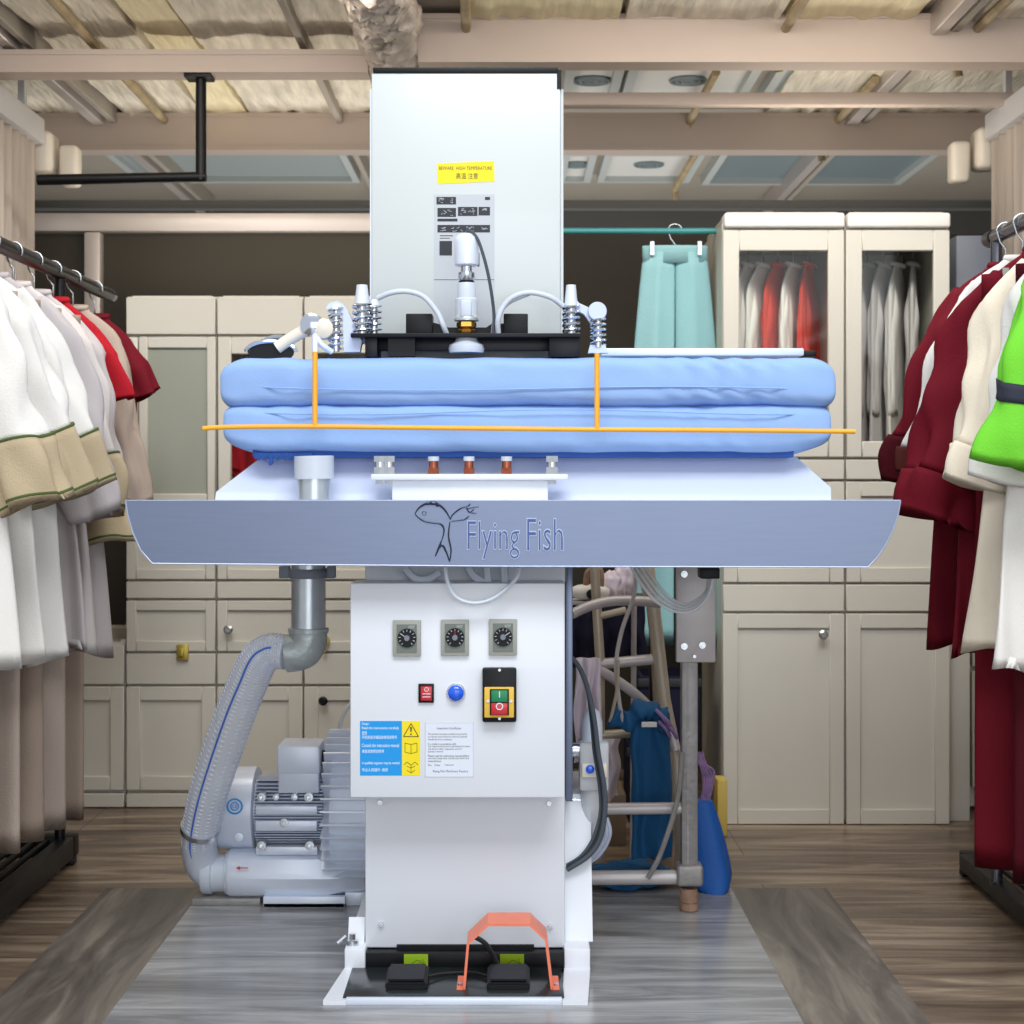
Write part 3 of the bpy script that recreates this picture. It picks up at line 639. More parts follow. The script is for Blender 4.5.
pt('pictogram_blocks', b, 'ink', None, ip)
b = BM(); random.seed(3)
for x0, x1, y0, y1 in ((437, 444, 198, 203), (449, 453, 198.5, 203), (440, 453, 210, 215.5), (460, 466, 208.5, 214.5), (468, 476, 208.5, 214.5), (481, 487, 208, 214), (440, 446, 227, 231), (449, 463, 227, 231.5), (466, 474, 226.5, 231.5), (481, 488, 227, 231)):
    for q in range(7):
        xa = random.uniform(x0, x1-1); ya = random.uniform(y0, y1); tube(b, [P(xa, ya, YH-e-.0006), P(min(x1, xa+random.uniform(.8, 3.5)), max(y0, min(y1, ya+random.uniform(-2, 2))), YH-e-.0006)], .0006, 4)
pt('pictogram_lines', b, 'tgrey', None, ip)

# black carrier plate, blocks, valve stack, springs on top of the pads
YK = 3.2
car = pt('carrier_plate', box(BM(), PX(352, YK), PX(580, YK), YK-.03, YH-.002, PZ(338.5, YK), PZ(334.5, YK), .001), 'blackm', 'black carrier plate above the pads')
b = box(BM(), PX(366, YK), PX(580, YK), YK+.02, YK+.03, PZ(350, YK), PZ(338, YK), .001); pt('carrier_web', b, 'blackm', None, car)
for a in ((366, 378), (549, 580)):
    pt('carrier_foot', box(BM(), PX(a[0], YK), PX(a[1], YK), YK-.02, YK+.08, 1.232, PZ(338, YK), .001), 'blackm', None, car)
b = box(BM(), PX(388, YK), PX(415, YK), YK, YK+.015, 1.235, PZ(338, YK)); pt('carrier_foot', b, 'blackm', None, car)
for a in ((405.5, 432), (503.5, 528)):
    pt('guide_block', box(BM(), PX(a[0], YK), PX(a[1], YK), YK+.01, YK+.07, PZ(334.5, YK), PZ(313, YK), .002), 'black', None, car)
b = BM(); prism(b, [(PX(x, YK), PZ(y, YK)) for x, y in ((432, 321), (440, 323), (448, 326), (486, 326), (492, 322), (504, 322), (504, 334), (432, 334))], YK+.03, YK+.06); pt('guide_bridge', b, 'black', None, car)
vx = PX(466.5, YK); Yv = YK
def lz(prof): return [(r*YK/F, PZ(y, YK)) for r, y in prof]
def vl(name, prof, m, n=28):
    b = BM(); lathe(b, lz(prof), (vx, Yv, 0), 'z', n); return pt(name, b, m, None, vst)
b = BM(); lathe(b, lz([(17, 353), (18, 349), (17, 345), (12, 342), (10, 338)]), (vx, Yv, 0)); vst = pt('steam_valve', b, 'hosew', 'steam valve stack with silver cylinder head')
vl('brass_nut', [(6, 334), (8, 333), (9, 330), (6, 328.5), (6.5, 328), (10, 327), (10, 322.5), (7, 322)], 'brass', 6)
vl('valve_base', [(8, 322), (12.5, 321), (12.5, 318), (11, 316)], 'steel')
vl('valve_body', [(11, 316), (11.5, 300), (9.5, 298), (9, 284), (8.5, 283)], 'hosew')
vl('seal_ring', [(7.5, 283.5), (7.8, 283), (7.8, 281.2), (7.5, 281)], 'black')
vl('valve_collar', [(7, 281), (8.5, 279), (8.5, 273), (6, 272), (6, 267), (8, 266)], 'chrome')
vl('valve_cylinder', [(9, 266.5), (12, 265), (12.4, 262), (12.4, 243), (11.5, 238), (8.5, 234.5), (3, 233)], 'alu')
vl('brass_tip', [(1.4, 234), (1.4, 231.5), (.8, 231)], 'brass', 10)
b = box(BM(), PX(477, YK), PX(479.5, YK), YK, YK+.015, PZ(266, YK), PZ(252, YK), .002); pt('valve_tab', b, 'greyp', None, vst)
b = box(BM(), PX(461, YK), PX(472, YK), YK-.026, YK-.01, PZ(318, YK), PZ(301, YK), .004); pt('valve_boss', b, 'hosew', None, vst)
pt('valve_cable', tube(BM(), smooth([P(466.5, 233, YK), P(470, 231, YK-.01), P(478, 240, YK-.015), (P(486, 265, YK-.015)), P(491, 290, YK-.01), P(494, 315, YK), P(493, 334, YK)], 8), .0034, 8), 'cable', None, vst)
pt('steam_hose', tube(BM(), smooth([P(378, 298, YK), P(392, 292.5, YK-.01), P(408, 291.5, YK-.01), P(424, 297, YK-.01), P(437, 312, YK-.01), P(443, 325, YK-.01), P(447, 335, YK)], 8), .0055, 10), 'hosew')
pt('steam_hose', tube(BM(), smooth([P(563, 306, YK), P(550, 297, YK-.01), P(530, 292.5, YK-.01), P(513, 297, YK-.01), P(503, 307, YK-.01), P(498, 320, YK-.01), P(498.5, 335, YK)], 8), .0055, 10), 'hosew')
pt('steam_hose', tube(BM(), smooth([P(530, 293, YK+.01), P(508, 303, YK+.005), P(496, 318, YK+.005), P(493, 335, YK+.01)], 8), .005, 10), 'hosew')
def spring(px, py0, py1, r, turns, cap=None, Y=YK):
    x = PX(px, Y); z0 = PZ(py1, Y); z1 = PZ(py0, Y); rr_ = r*Y/F
    b = BM(); tube(b, helix((x, Y, z0), rr_, z1-z0, turns, 14), .0028, 6); sp = pt('coil_spring', b, 'chrome')
    b = BM(); tube(b, [(x, Y, z0-.005), (x, Y, z1+.004)], rr_*.55, 12); pt('spring_rod', b, 'zinc', None, sp)
    if cap:
        b = BM(); tube(b, [(x, Y, z1), (x, Y, PZ(cap, Y))], [rr_*.85, rr_*.6], 12); pt('spring_cap', b, 'alu', None, sp)
    return sp
spring(362, 304, 335, 9, 5, 285); spring(374, 306, 335, 7, 5, 300, YK+.03); spring(336, 308, 349, 7, 7, 305); spring(571, 306, 334, 8, 5, 285); spring(598, 316, 345, 7, 5.5, 312)
# cranked lever arms either side
def plate2(name, pts_, m, y0, y1, parent=None):
    b = BM(); prism(b, [(PX(x, YK), PZ(y, YK)) for x, y in pts_], y0, y1); return pt(name, b, m, None, parent)
plate2('lever_bracket', [(326, 308), (330, 303), (337, 301), (343, 304), (348, 311), (353, 322), (362, 342), (360, 352), (344, 352), (343, 318), (338, 312), (331, 314)], 'sheet', YK-.005, YK+.02)
b = BM(); lathe(b, [(.0178, 0), (.019, .004), (.019, .02), (.0178, .024)], P(597.5, 311, YK-.012), 'y', 24); ev = pt('lever_end', b, 'sheet')
plate2('lever_bracket', [(574, 296), (579, 303), (588, 307), (592, 312), (592, 325), (584, 314), (576, 310)], 'sheet', YK, YK+.02)
plate2('lever_bracket', [(590, 345), (605, 345), (608, 353), (588, 353)], 'sheet', YK-.005, YK+.02)
b = BM(); tube(b, smooth([P(277, 348, YK), P(290, 339, YK), P(302, 332, YK), P(311, 327, YK)]), .0125, 14)
ar = pt('lever_handle', b, 'cream', 'cream jointed lever arm on the pad')
b = BM(); lathe(b, [(.010, -.02), (.022, -.016), (.023, .016), (.010, .02)], P(312, 325, YK), 'y', 20); pt('arm_joint', b, 'chrome', None, ar)
b = BM(); lathe(b, [(.008, -.022), (.020, -.016), (.021, .016), (.008, .02)], P(324, 329, YK), 'y', 20); pt('arm_joint', b, 'cream', None, ar)
b = BM(); tube(b, smooth([P(316, 337, YK-.03), P(322, 345, YK-.03), P(332, 352, YK-.02)]), .006, 10); tube(b, [P(315, 335, YK-.03), P(315, 353, YK-.05)], .006, 10); pt('rod_clamp', b, 'alu', None, ar)
b = BM(); c = P(271, 353, YK)
tube(b, [c+Vector((.050*math.cos(i*PI/16), .0, .021*math.sin(i*PI/16)+.002)) for i in range(17)], .0045, 8)
cp = pt('oval_holder', b, 'chrome', 'dark oval holder with a chrome rim')
b = BM(); lathe(b, [(.046, .0), (.046, .002), (.040, .022), (.025, .040), (.01, .048)], c, 'y', 28)
for v in b.verts: v.co.z = c.z+(v.co.z-c.z)*.42
pt('holder_bowl', b, 'black', None, cp)
b = BM(); tube(b, smooth([P(262, 343, YK+.04), P(275, 338, YK+.05), P(290, 340, YK+.05)]), .007, 8); pt('holder_lug', b, 'greyp', None, cp)

# suction pipe, clamp and elbow
YS = 3.42
sx_ = PX(308.5, YS)
pp = pt('suction_pipe', tube(BM(), [(sx_, YS, PZ(636, YS)), (sx_, YS, PZ(470, YS))], .0365, 28), 'steel', 'galvanised suction pipe')
Y2 = 3.30
# the part above the panel stands just in front of the sloping sheet
pt('pipe_sleeve', tube(BM(), [P(314, 456, 3.105), P(314.5, 479, 3.105)], .0385, 28), 'hosew')
pt('pipe_upper', tube(BM(), [P(314, 478, 3.105), P(314, 499.5, 3.105)], .0325, 28), 'steel')
b = BM(); lathe(b, [(.041, 0), (.043, .004), (.043, .016), (.041, .02)], (sx_, YS, PZ(578, YS)), 'z', 28); box(b, sx_-.062, sx_-.04, YS-.012, YS+.012, PZ(578, YS), PZ(566, YS), .002); box(b, sx_+.04, sx_+.058, YS-.012, YS+.012, PZ(578, YS), PZ(566, YS), .002); pt('pipe_clamp', b, 'greyp', None, pp)
b = BM(); tube(b, smooth([(sx_, YS, PZ(630, YS)), (sx_-.001, YS, PZ(640, YS)), (sx_-.008, YS, PZ(648, YS)), (sx_-.022, YS, PZ(652, YS)), (sx_-.048, YS, PZ(653.5, YS))], 8), .0405, 28); lathe(b, [(.041, 0), (.0435, .001), (.0435, .010), (.041, .011)], (sx_, YS, PZ(633, YS)), 'z', 28)
pt('pipe_elbow', b, 'cast', 'dull cast elbow at the foot of the pipe', pp)

# air filter on the side and the cables
YR = 3.34
def rp(x, y): return P(x, y, YR)
b = box(BM(), PX(579, YR), PX(608, YR), YR-.035, YR+.03, PZ(788, YR), PZ(740, YR), .005); af = pt('air_filter', b, 'hosec', 'clear and grey air filter regulator on the side')
b = BM(); lathe(b, [(.022, PZ(740, YR)), (.022, PZ(722, YR)), (.016, PZ(712, YR)), (.006, PZ(708, YR))], (PX(592, YR), YR, 0)); pt('filter_knob', b, 'alu', None, af)
b = BM(); lathe(b, [(.029, PZ(788, YR)), (.028, PZ(806, YR)), (.022, PZ(820, YR)), (.012, PZ(832, YR)), (.004, PZ(838, YR))], (PX(594, YR), YR, 0)); pt('filter_bowl', b, 'hosec', None, af)
b = box(BM(), PX(581, YR), PX(606, YR), YR-.042, YR-.034, PZ(774, YR), PZ(760, YR), .003); pt('regulator_plate', b, 'cream', None, af)
b = BM(); lathe(b, [(.009, 0), (.009, -.004), (.004, -.006)], P(590, 769, YR-.042), 'y', 18); pt('blue_gauge', b, 'lampb', None, af)
b = BM(); tube(b, [P(566, 750, YR), P(580, 750, YR)], .016, 12); tube(b, [P(566, 806, YR), P(580, 806, YR)], .006, 10); tube(b, [P(566, 800, YR), P(582, 800, YR)], .005, 10); pt('filter_mount', b, 'zinc', None, af)
for k_, dx in enumerate((0, 4, 8)):
    pts_ = [(568, 655-k_*.3), (579, 667), (588, 690), (592+dx*.3, 720), (595+dx*.4, 752), (600+dx*.5, 785), (601+dx*.5, 812), (594+dx*.8, 838), (582+dx*.8, 856), (567, 866+k_*2)]
    pt('power_cable', tube(BM(), smooth([P(x, y, YR-.06-.006*k_) for x, y in pts_], 8), .005, 8), 'cable' if k_ != 1 else 'cableb')
for k_ in range(2):
    pts_ = [(602+k_*4, 818), (606+k_*3, 835), (592+k_*5, 856), (568, 872+k_*2)]
    pt('power_cable', tube(BM(), smooth([P(x, y, YR-.03+.008*k_) for x, y in pts_], 8), .006, 8), 'alud')
# clear air tubes under the right end of the table
for k_ in range(4):
    dx = k_*4.5; pts_ = [(628+dx, 562), (640+dx, 582-k_), (657+dx*.8, 602-k_*2), (678+dx*.4, 612-k_*2.5), (696-k_*.6, 609-k_*2.5), (709-k_*.9, 594-k_), (713.5-k_*1.6, 574)]
    pt('air_tube', tube(BM(), smooth([P(x, y, 3.3+.01*k_) for x, y in pts_], 8), .0036, 8), 'hosec')
pt('tube_connector', box(BM(), PX(699, 3.32), PX(718, 3.32), 3.29, 3.35, PZ(578, 3.32), PZ(567, 3.32), .003), 'black')

# ---------------- side channel blower ----------------
YW = 3.80; sw_ = YW/F
blo = thing('side_channel_blower', 'silver finned suction blower motor with a ribbed clear hose on the floor', 'blower', (PX(300, YW), YW, 0))
def bp(name, bm, m, label=None, parent=None, ang=40):
    o = obj(name, bm, M[m] if isinstance(m, str) else m, parent or blo, ang)
    if label: o['label'] = label
    return o
cz_ = PZ(808, YW); X = lambda px: PX(px, YW)
b = BM(); lathe(b, [(.03, X(212)), (.075, X(213)), (.090, X(217)), (.097, X(224)), (.098, X(257)), (.094, X(258))], (0, YW, cz_), 'x', 40); cap_ = bp('fan_cover', b, 'alu')
b = BM(); c = Vector((X(242), YW-.099, PZ(799, YW)+.003)); 
tube(b, [c+Vector((.017*math.cos(i*PI/10), -.002, .017*math.sin(i*PI/10))) for i in range(21)], .002, 6); tube(b, [c+Vector((.009*math.cos(i*PI/8), -.002, .009*math.sin(i*PI/8))) for i in range(17)], .0012, 6); text(b, 'CE', c.x-.006, c.x+.006, c.z-.004, c.z+.004, c.y-.001, .001); bp('round_badge', b, 'tblue', None, cap_)
b = BM(); lathe(b, [(.010, 0), (.010, -.006), (.004, -.007)], (X(246), YW-.092, PZ(828, YW)), 'y', 12); bp('cover_screw', b, 'alu', None, cap_)
b = BM(); tube(b, [(X(257), YW, cz_), (X(330), YW, cz_)], .078, 36)
for i in range(22):
    z = cz_-.075+.15*i/21; yy = math.sqrt(max(.0004, .086**2-(z-cz_)**2)); box(b, X(260), X(327), YW-yy-.006, YW+yy, z-.0014, z+.0014)
mb = bp('motor_body', b, 'alud')
b = box(BM(), X(262), X(322), YW-.099, YW-.08, PZ(822, YW), PZ(812, YW), .002); box(b, X(262), X(322), YW-.096, YW-.08, PZ(806, YW), PZ(798, YW), .002); box(b, X(262), X(322), YW-.092, YW-.07, PZ(846, YW), PZ(838, YW), .002); bp('motor_rail', b, 'alu', None, mb)
for px, py in ((268, 789), (282, 789), (300, 789), (314, 789), (290, 814), (268, 836), (315, 836)):
    b = BM(); r = .0075 if px in (282, 300) else .0105; lathe(b, [(r, 0), (r, -.024), (r*.45, -.0242), (r*.45, -.01)], (X(px), YW-.078, PZ(py, YW)), 'y', 14); bp('motor_boss', b, 'zinc', None, mb)
jb = bp('junction_box', box(BM(), X(283), X(323), YW-.08, YW+.03, PZ(787, YW), PZ(742, YW), .004), 'alu')
bp('box_lid', box(BM(), X(282), X(324), YW-.084, YW+.034, PZ(768, YW), PZ(740, YW), .006), 'alu', None, jb)
b = BM(); tube(b, [(X(323), YW-.03, PZ(756, YW)), (X(333), YW-.03, PZ(756, YW))], .020, 12); bp('cable_gland', b, 'black', None, jb)
hz_ = PZ(810, YW)
b = BM(); lathe(b, [(.09, X(326)), (.14, X(330)), (.165, X(336)), (.172, X(345)), (.172, X(380)), (.14, X(385))], (0, YW+.02, hz_), 'x', 48)
for i in range(40):
    a = 2*PI*i/40; t = box(BM(), X(328), X(372), -.0018, .0018, .12, .188); M_ = Matrix.Translation((0, YW+.02, hz_)) @ Matrix.Rotation(a, 4, 'X'); merge(b, t, M_)
bp('impeller_housing', b, 'alu')
bp('air_line', tube(BM(), smooth([(X(340), YW-.02, PZ(727, YW)), (X(345), YW-.02, PZ(712, YW)), (X(353), YW, PZ(700, YW))]), .005, 8), 'hosec')
YM = 3.74; ym = YM/F
b = BM(); c_ = (0, YM, PZ(873, YM)); lathe(b, [(.04, PX(226, YM)), (.052, PX(228, YM)), (.058, PX(232, YM)), (.058, PX(330, YM)), (.05, PX(345, YM)), (.045, PX(366, YM))], c_, 'x', 8); mf = bp('silencer', b, 'alu')
b = BM(); yy = YM-.0595; z = PZ(862, YM)
prism(b, [(PX(252, YM), z+.001), (PX(252, YM), z-.001), (PX(244, YM), z-.001), (PX(244, YM), z-.004), (PX(240, YM), z), (PX(244, YM), z+.004), (PX(244, YM), z+.001)], yy+.0008, yy+.003)
bp('red_arrow', b, 'inkr', 'small red arrow', mf)
b = BM(); lathe(b, [(.046, PX(203, YM)), (.048, PX(205, YM)), (.048, PX(213, YM)), (.043, PX(214, YM)), (.043, PX(226, YM)), (.049, PX(227, YM)), (.049, PX(233, YM))], c_, 'x', 28); bp('hose_coupling', b, 'hosew')
b = BM(); box(b, PX(263, 3.68), PX(345, 3.68), 3.68, 3.70, .0, PZ(897, 3.68), .002); box(b, PX(263, 3.68), PX(345, 3.68), 3.68, 3.9, 0, .012, .002); box(b, PX(345, 3.7), PX(366, 3.7), 3.70, 3.9, .0, .03, .002); bp('mount_bracket', b, 'alu')
b = box(BM(), PX(192, 3.70), PX(260, 3.70), 3.70, 3.86, 0, .016, .002); bp('base_board', b, 'oldp')
# hose and lower bend
hp = [P(287, 653, YS), P(272, 651, YS+.01), P(259, 660, YS+.03), P(247, 685, YS+.07), P(234, 717, YS+.12), P(220, 757, YS+.18), P(208, 795, YS+.23), P(201, 825, YS+.27), P(199, 846, YM-.02), P(204, 866, YM), P(216, 874, YM)]
pth = smooth(hp, 22); rad = []
for i in range(len(pth)):
    u_ = i/(len(pth)-1); base = .036+.009*math.sin(PI*min(1, u_*1.05)); rad.append(base)
hs = bp('suction_hose', tube(BM(), pth, rad, 26), mat('ribbed_hose', (242, 247, 255), .25, alpha=.5), 'clear ribbed suction hose', None, 80)
# wire spiral and blue stripe inside the hose
sp = []; N = 78*12; u0 = None
for i in range(N+1):
    t = i/N*(len(pth)-1)*.93+2; j = min(int(t), len(pth)-2); f_ = t-j; p = pth[j].lerp(pth[j+1], min(1, f_)); d = (pth[j+1]-pth[j]).normalized()
    u = Vector((0, 1, 0)); u = (u-d*u.dot(d)).normalized(); v = d.cross(u); a = 2*PI*i/12
    sp.append(p+(u*math.cos(a)+v*math.sin(a))*(rad[j]-.0005))
bp('wire_spiral', tube(BM(), sp, .0016, 5), mat('rib_plastic', (222, 230, 248), .3), None, hs)
st = []
for i in range(14, len(pth)-34):
    d = (pth[i+1]-pth[i]).normalized(); u = Vector((0, 1, 0)); u = (u-d*u.dot(d)).normalized(); v = d.cross(u); st.append(pth[i]-(u*.92+v*.25)*(rad[i]+.001))
obj('blue_stripe', tube(BM(), st, .0026, 6), mat('stripe_blue', (70, 116, 210), .5), hs)
b = BM(); tube(b, smooth(hp[-4:], 8), .0415, 26); bp('hose_bend', b, 'hosew')
b = BM(); i = len(pth)-66; tube(b, pth[i:i+5], .0465, 26); bp('hose_clamp', b, 'zinc')

# ---------------- stand with hanging cloths beside the press ----------------
YD = 3.66
t = thing('support_stand', 'worn grey steel support stand with a plate on top and round rails', 'stand', (PX(689, YD), YD, 0))
def q(name, bm, m, par=None, label=None, ang=40):
    o = obj(name, bm, M[m], par or t, ang)
    if label: o['label'] = label
    return o
q('mount_plate', box(BM(), PX(675, YD), PX(714, YD), YD-.03, YD-.01, PZ(661, YD), PZ(560, YD), .003), 'oldpl')
for px, py in ((684, 646), (702, 645), (684, 574), (694, 656)):
    b = BM(); c = P(px, py, YD-.03); tube(b, [c, c-Vector((0, .008, 0))], .008 if px != 694 else .004, 8); tube(b, [c-Vector((0, .006, 0)), c-Vector((0, .012, 0))], .004, 6); q('plate_bolt', b, 'zinc')
b = box(BM(), PX(681, YD), PX(697, YD), YD-.018, YD+.02, PZ(868, YD), PZ(659, YD), .003); box(b, PX(686, YD), PX(688, YD), YD-.0195, YD-.017, PZ(865, YD), PZ(662, YD)); q('post', b, 'oldp')
q('collar', box(BM(), PX(676, YD), PX(702, YD), YD-.03, YD+.03, PZ(884, YD), PZ(863, YD), .008, 3), 'oldp')
b = BM(); lathe(b, [(.018, .0), (.021, .003), (.021, .018), (.019, .019), (.021, .021), (.021, .04), (.02, .052)], (PX(689, YD), YD, 0)); q('foot', b, 'rust')
q('lower_rail', tube(BM(), [P(574, 878, YD), P(677, 877, YD)], .0165, 14), 'oldpl'); q('middle_rail', tube(BM(), [P(590, 809, YD), P(682, 808, YD)], .0135, 14), 'oldpl')
q('drain_hose', tube(BM(), smooth([P(682, 752, YD-.03), P(679, 790, YD-.035), P(672, 820, YD-.04), P(660, 855, YD-.04), P(648, 878, YD-.03)], 6), .006, 8), 'oldp')
t = thing('tube_frame', 'bent pale tube frame with slanting legs and rungs behind the press column', 'frame', (PX(640, 3.95), 3.95, 0))
YE = 3.95
q('upper_tube', tube(BM(), smooth([P(572, 614, YE-.1), P(590, 606, YE-.08), P(612, 601, YE-.06), P(640, 601, YE-.04), P(660, 603, YE-.02)], 6), .0125, 12), 'oldpl')
q('bent_tube', tube(BM(), smooth([P(583, 665, YE-.1), P(604, 673, YE-.08), P(630, 690, YE-.05), P(650, 708, YE-.02), P(668, 728, YE), P(676, 750, YE)], 6), .0125, 12), 'oldpl')
q('leg', tube(BM(), [P(640, 560, YE+.02), P(654, 610, YE+.02), P(664, 700, YE+.02), P(676, 760, YE+.02), (PX(684, YE), YE+.02, 0)], .0165, 12), 'beige')
q('leg', tube(BM(), [P(648, 562, YE+.12), P(656, 640, YE+.12), (PX(668, YE+.12), YE+.12, 0)], .016, 12), 'beige')
q('leg', tube(BM(), [P(594, 560, YE+.02), P(600, 660, YE+.02), (PX(600, YE+.02), YE+.02, 0)], .012, 12), 'beige')
q('rung', tube(BM(), [P(600, 664, YE+.02), P(656, 659, YE+.03)], .0135, 12), 'oldpl'); q('rung', tube(BM(), [P(600, 735, YE+.02), P(666, 731, YE+.03)], .0115, 12), 'beige'); q('rung', tube(BM(), [P(596, 617, YE+.02), P(626, 610, YE+.02)], .009, 12), 'beige')
q('thin_hose', tube(BM(), smooth([P(636, 562, YE-.14), P(634, 595, YE-.14), P(622, 630, YE-.14), P(616, 665, YE-.14), P(619, 700, YE-.14), P(623, 722, YE-.14)], 6), .005, 8), 'oldpl')
q('thin_hose', tube(BM(), smooth([P(618, 660, YE-.15), P(617, 690, YE-.15), P(610, 722, YE-.15)], 6), .004, 8), 'beige')

def drape(x0, x1, ztop, zbot, y, th, seed, folds=4, flare=0, amp=.012, nx=40, nz=30, slant=0, ntop=0):
    """hanging folded cloth with thickness"""
    b = BM(); fr = []; bk = []
    for j in range(nz+1):
        v = j/nz; z = ztop+(zbot-ztop)*v; w0 = (x1-x0)/2*(1+flare*v); cx = (x0+x1)/2+slant*v; r0 = []; r1 = []
        for i in range(nx+1):
            u = i/nx*2-1; x = cx+u*w0+.01*noise.noise(Vector((v*3, u, seed)))
            f = amp*(.35+.65*v)*math.sin(u*folds*PI/1.0+seed+v*.8)+.01*noise.noise(Vector((u*2+seed, v*3, seed)))
            e_ = th*math.sqrt(max(.03, 1-abs(u)**4))*(.5+.5*math.sin(min(1, v*8)*PI/2))
            zz = z+(.012*noise.noise(Vector((u*2, seed, 4))) if j == nz else 0)
            r0.append(b.verts.new((x, y+f-e_, zz))); r1.append(b.verts.new((x, y+f+e_, zz)))
        fr.append(r0); bk.append(r1)
    for j in range(nz):
        for i in range(nx):
            b.faces.new((fr[j][i], fr[j][i+1], fr[j+1][i+1], fr[j+1][i])); b.faces.new((bk[j][i+1], bk[j][i], bk[j+1][i], bk[j+1][i+1]))
        b.faces.new((fr[j][0], fr[j+1][0], bk[j+1][0], bk[j][0])); b.faces.new((fr[j][nx], bk[j][nx], bk[j+1][nx], fr[j+1][nx]))
    for i in range(nx):
        b.faces.new((fr[0][i], bk[0][i], bk[0][i+1], fr[0][i+1])); b.faces.new((fr[nz][i], fr[nz][i+1], bk[nz][i+1], bk[nz][i]))
    return b
YQ = 3.83
o = obj('blue_apron', drape(PX(632, YQ), PX(671, YQ), PZ(722, YQ), PZ(858, YQ), YQ, .012, 2, 1.5, .05), M['apron'], None, 70)
tag(o, 'dark blue cloth hanging from the tube frame behind the grey stand', 'apron')
b = BM(); rr = []; pts = []
for i in range(24): pts.append(P(612+i*2.5, 716+5*math.sin(i*.35), YQ-.01)); rr.append(.024+.006*math.sin(i*1.3))
tube(b, pts, rr, 16)
for v in b.verts: v.co += Vector((0, 1, 1))*noise.noise(v.co*30)*.012
tag(obj('rolled_cloth', b, M['apron'], None, 70), 'blue cloth rolled up over the bent tube, above the hanging blue cloth', 'cloth')
tag(obj('white_ribbon', box(BM(), PX(640, YQ), PX(655, YQ), YQ-.05, YQ-.043, PZ(724, YQ), PZ(719, YQ), .001), M['wt']), 'short white tape on the rolled blue cloth', 'tape')
b = BM()
for k_, cc in enumerate(((662, 716), (668, 722), (672, 730), (665, 728))):
    tube(b, smooth([P(cc[0]-6, cc[1]-6, YQ-.04), P(cc[0], cc[1], YQ-.055), P(cc[0]+5, cc[1]+8, YQ-.04)]), .0045, 8)
tag(obj('knotted_cord', b, mat('mauve_cord', (150, 120, 170), .8)), 'mauve and blue knotted cord tied at the bent tube', 'cord')
# blue bag leaning on the stand
def blob(c, rx, ry, rz, seed, amp=.06, pw=1, n=32):
    b = BM(); rings = []
    for j in range(1, n):
        ph = PI*j/n; ring = []
        for i in range(2*n):
            a = PI*i/n; d = Vector((math.sin(ph)*math.cos(a), math.sin(ph)*math.sin(a), math.cos(ph)))
            k_ = 1+amp*noise.noise(d*2.2+Vector((seed, 0, 0)))+amp*.5*noise.noise(d*6+Vector((seed, 4, 0)))
            f = lambda s_: math.copysign(abs(s_)**pw, s_)
            ring.append(b.verts.new((c[0]+rx*f(d.x)*k_, c[1]+ry*f(d.y)*k_, c[2]+rz*f(d.z)*k_)))
        rings.append(ring)
    for r0, r1 in zip(rings, rings[1:]):
        m_ = len(r0)
        for i in range(m_): b.faces.new((r0[i], r0[(i+1) % m_], r1[(i+1) % m_], r1[i]))
    b.faces.new(rings[0]); b.faces.new(rings[-1][::-1]); return b
YG = 3.86; z0 = .0; z1 = PZ(800, YG)
b = BM(); rings = []
for j in range(26):
    v = j/25; z = z0+(z1-z0)*v; cx = PX(712-8*v-4*v*v, YG); rx = (.052-.022*v**1.5)*min(1, .7+.3*math.sqrt(min(1, v*6))); ry = .065-.035*v
    rings.append([b.verts.new((cx+rx*math.copysign(abs(math.cos(a))**.7, math.cos(a))*(1+.05*math.sin(5*a+v*4)), YG+ry*math.sin(a)*(1+.05*math.sin(4*a)), z)) for a in [2*PI*i/36 for i in range(36)]])
for r0, r1 in zip(rings, rings[1:]):
    for i in range(36): b.faces.new((r0[i], r0[(i+1) % 36], r1[(i+1) % 36], r1[i]))
b.faces.new(rings[0]); b.faces.new(rings[-1][::-1])
bag = thing('blue_bag', 'bright blue cloth bag slumped on the floor right of the grey stand', 'bag', (PX(712, YG), YG, 0))
obj('bag_body', b, M['bag'], bag, 70)
b = BM()
for k_ in range(5): tube(b, smooth([P(700+k_*2, 803, YG), P(704+k_*2.5, 785-k_*3, YG), P(700+k_*1.5, 765, YG), P(690+k_*3, 752, YG)], 6), .0035, 6)
obj('bag_strap', b, mat('pink_strap', (140, 110, 150), .7, vary=.4, vscale=60), bag)
Yh = 3.78
tag(obj('crumpled_cloth', drape(PX(575, Yh), PX(600, Yh), PZ(658, Yh), PZ(762, Yh), Yh, .016, 5, 2, .1, .02), M['pk'], None, 70), 'pinkish white cloth hanging close beside the press column', 'cloth')
tag(obj('crumpled_cloth', drape(PX(598, 3.99), PX(622, 3.99), PZ(740, 3.99), PZ(800, 3.99), 4.02, .012, 9, 1.5, .1, .02, slant=-.01), M['pk'], None, 70), 'small greyish pink cloth behind the air filter', 'cloth')
Yn = 4.25
tag(obj('navy_garment', drape(PX(560, Yn), PX(604, Yn), PZ(596, Yn), PZ(668, Yn), Yn, .02, 3, 2, .05, .02), M['navy'], None, 70), 'dark navy garment hanging behind the tube frame, left one', 'garment', 'navy garments behind the frame')
tag(obj('navy_garment', drape(PX(606, Yn), PX(645, Yn), PZ(596, Yn), PZ(662, Yn), Yn, .02, 6, 2, .05, .02), M['navy'], None, 70), 'dark navy garment hanging behind the tube frame, right one', 'garment', 'navy garments behind the frame')
rk = thing('low_garment_rail', 'low dark rail carrying navy garments behind the press', 'rail', (PX(600, Yn), Yn, 0))
obj('rail', tube(BM(), [P(548, 596, Yn), P(652, 596, Yn)], .008, 10), M['rod'], rk)
for px in (548, 652): obj('leg', tube(BM(), [P(px, 596, Yn), (PX(px, Yn), Yn, 0)], .008, 8), M['rod'], rk)
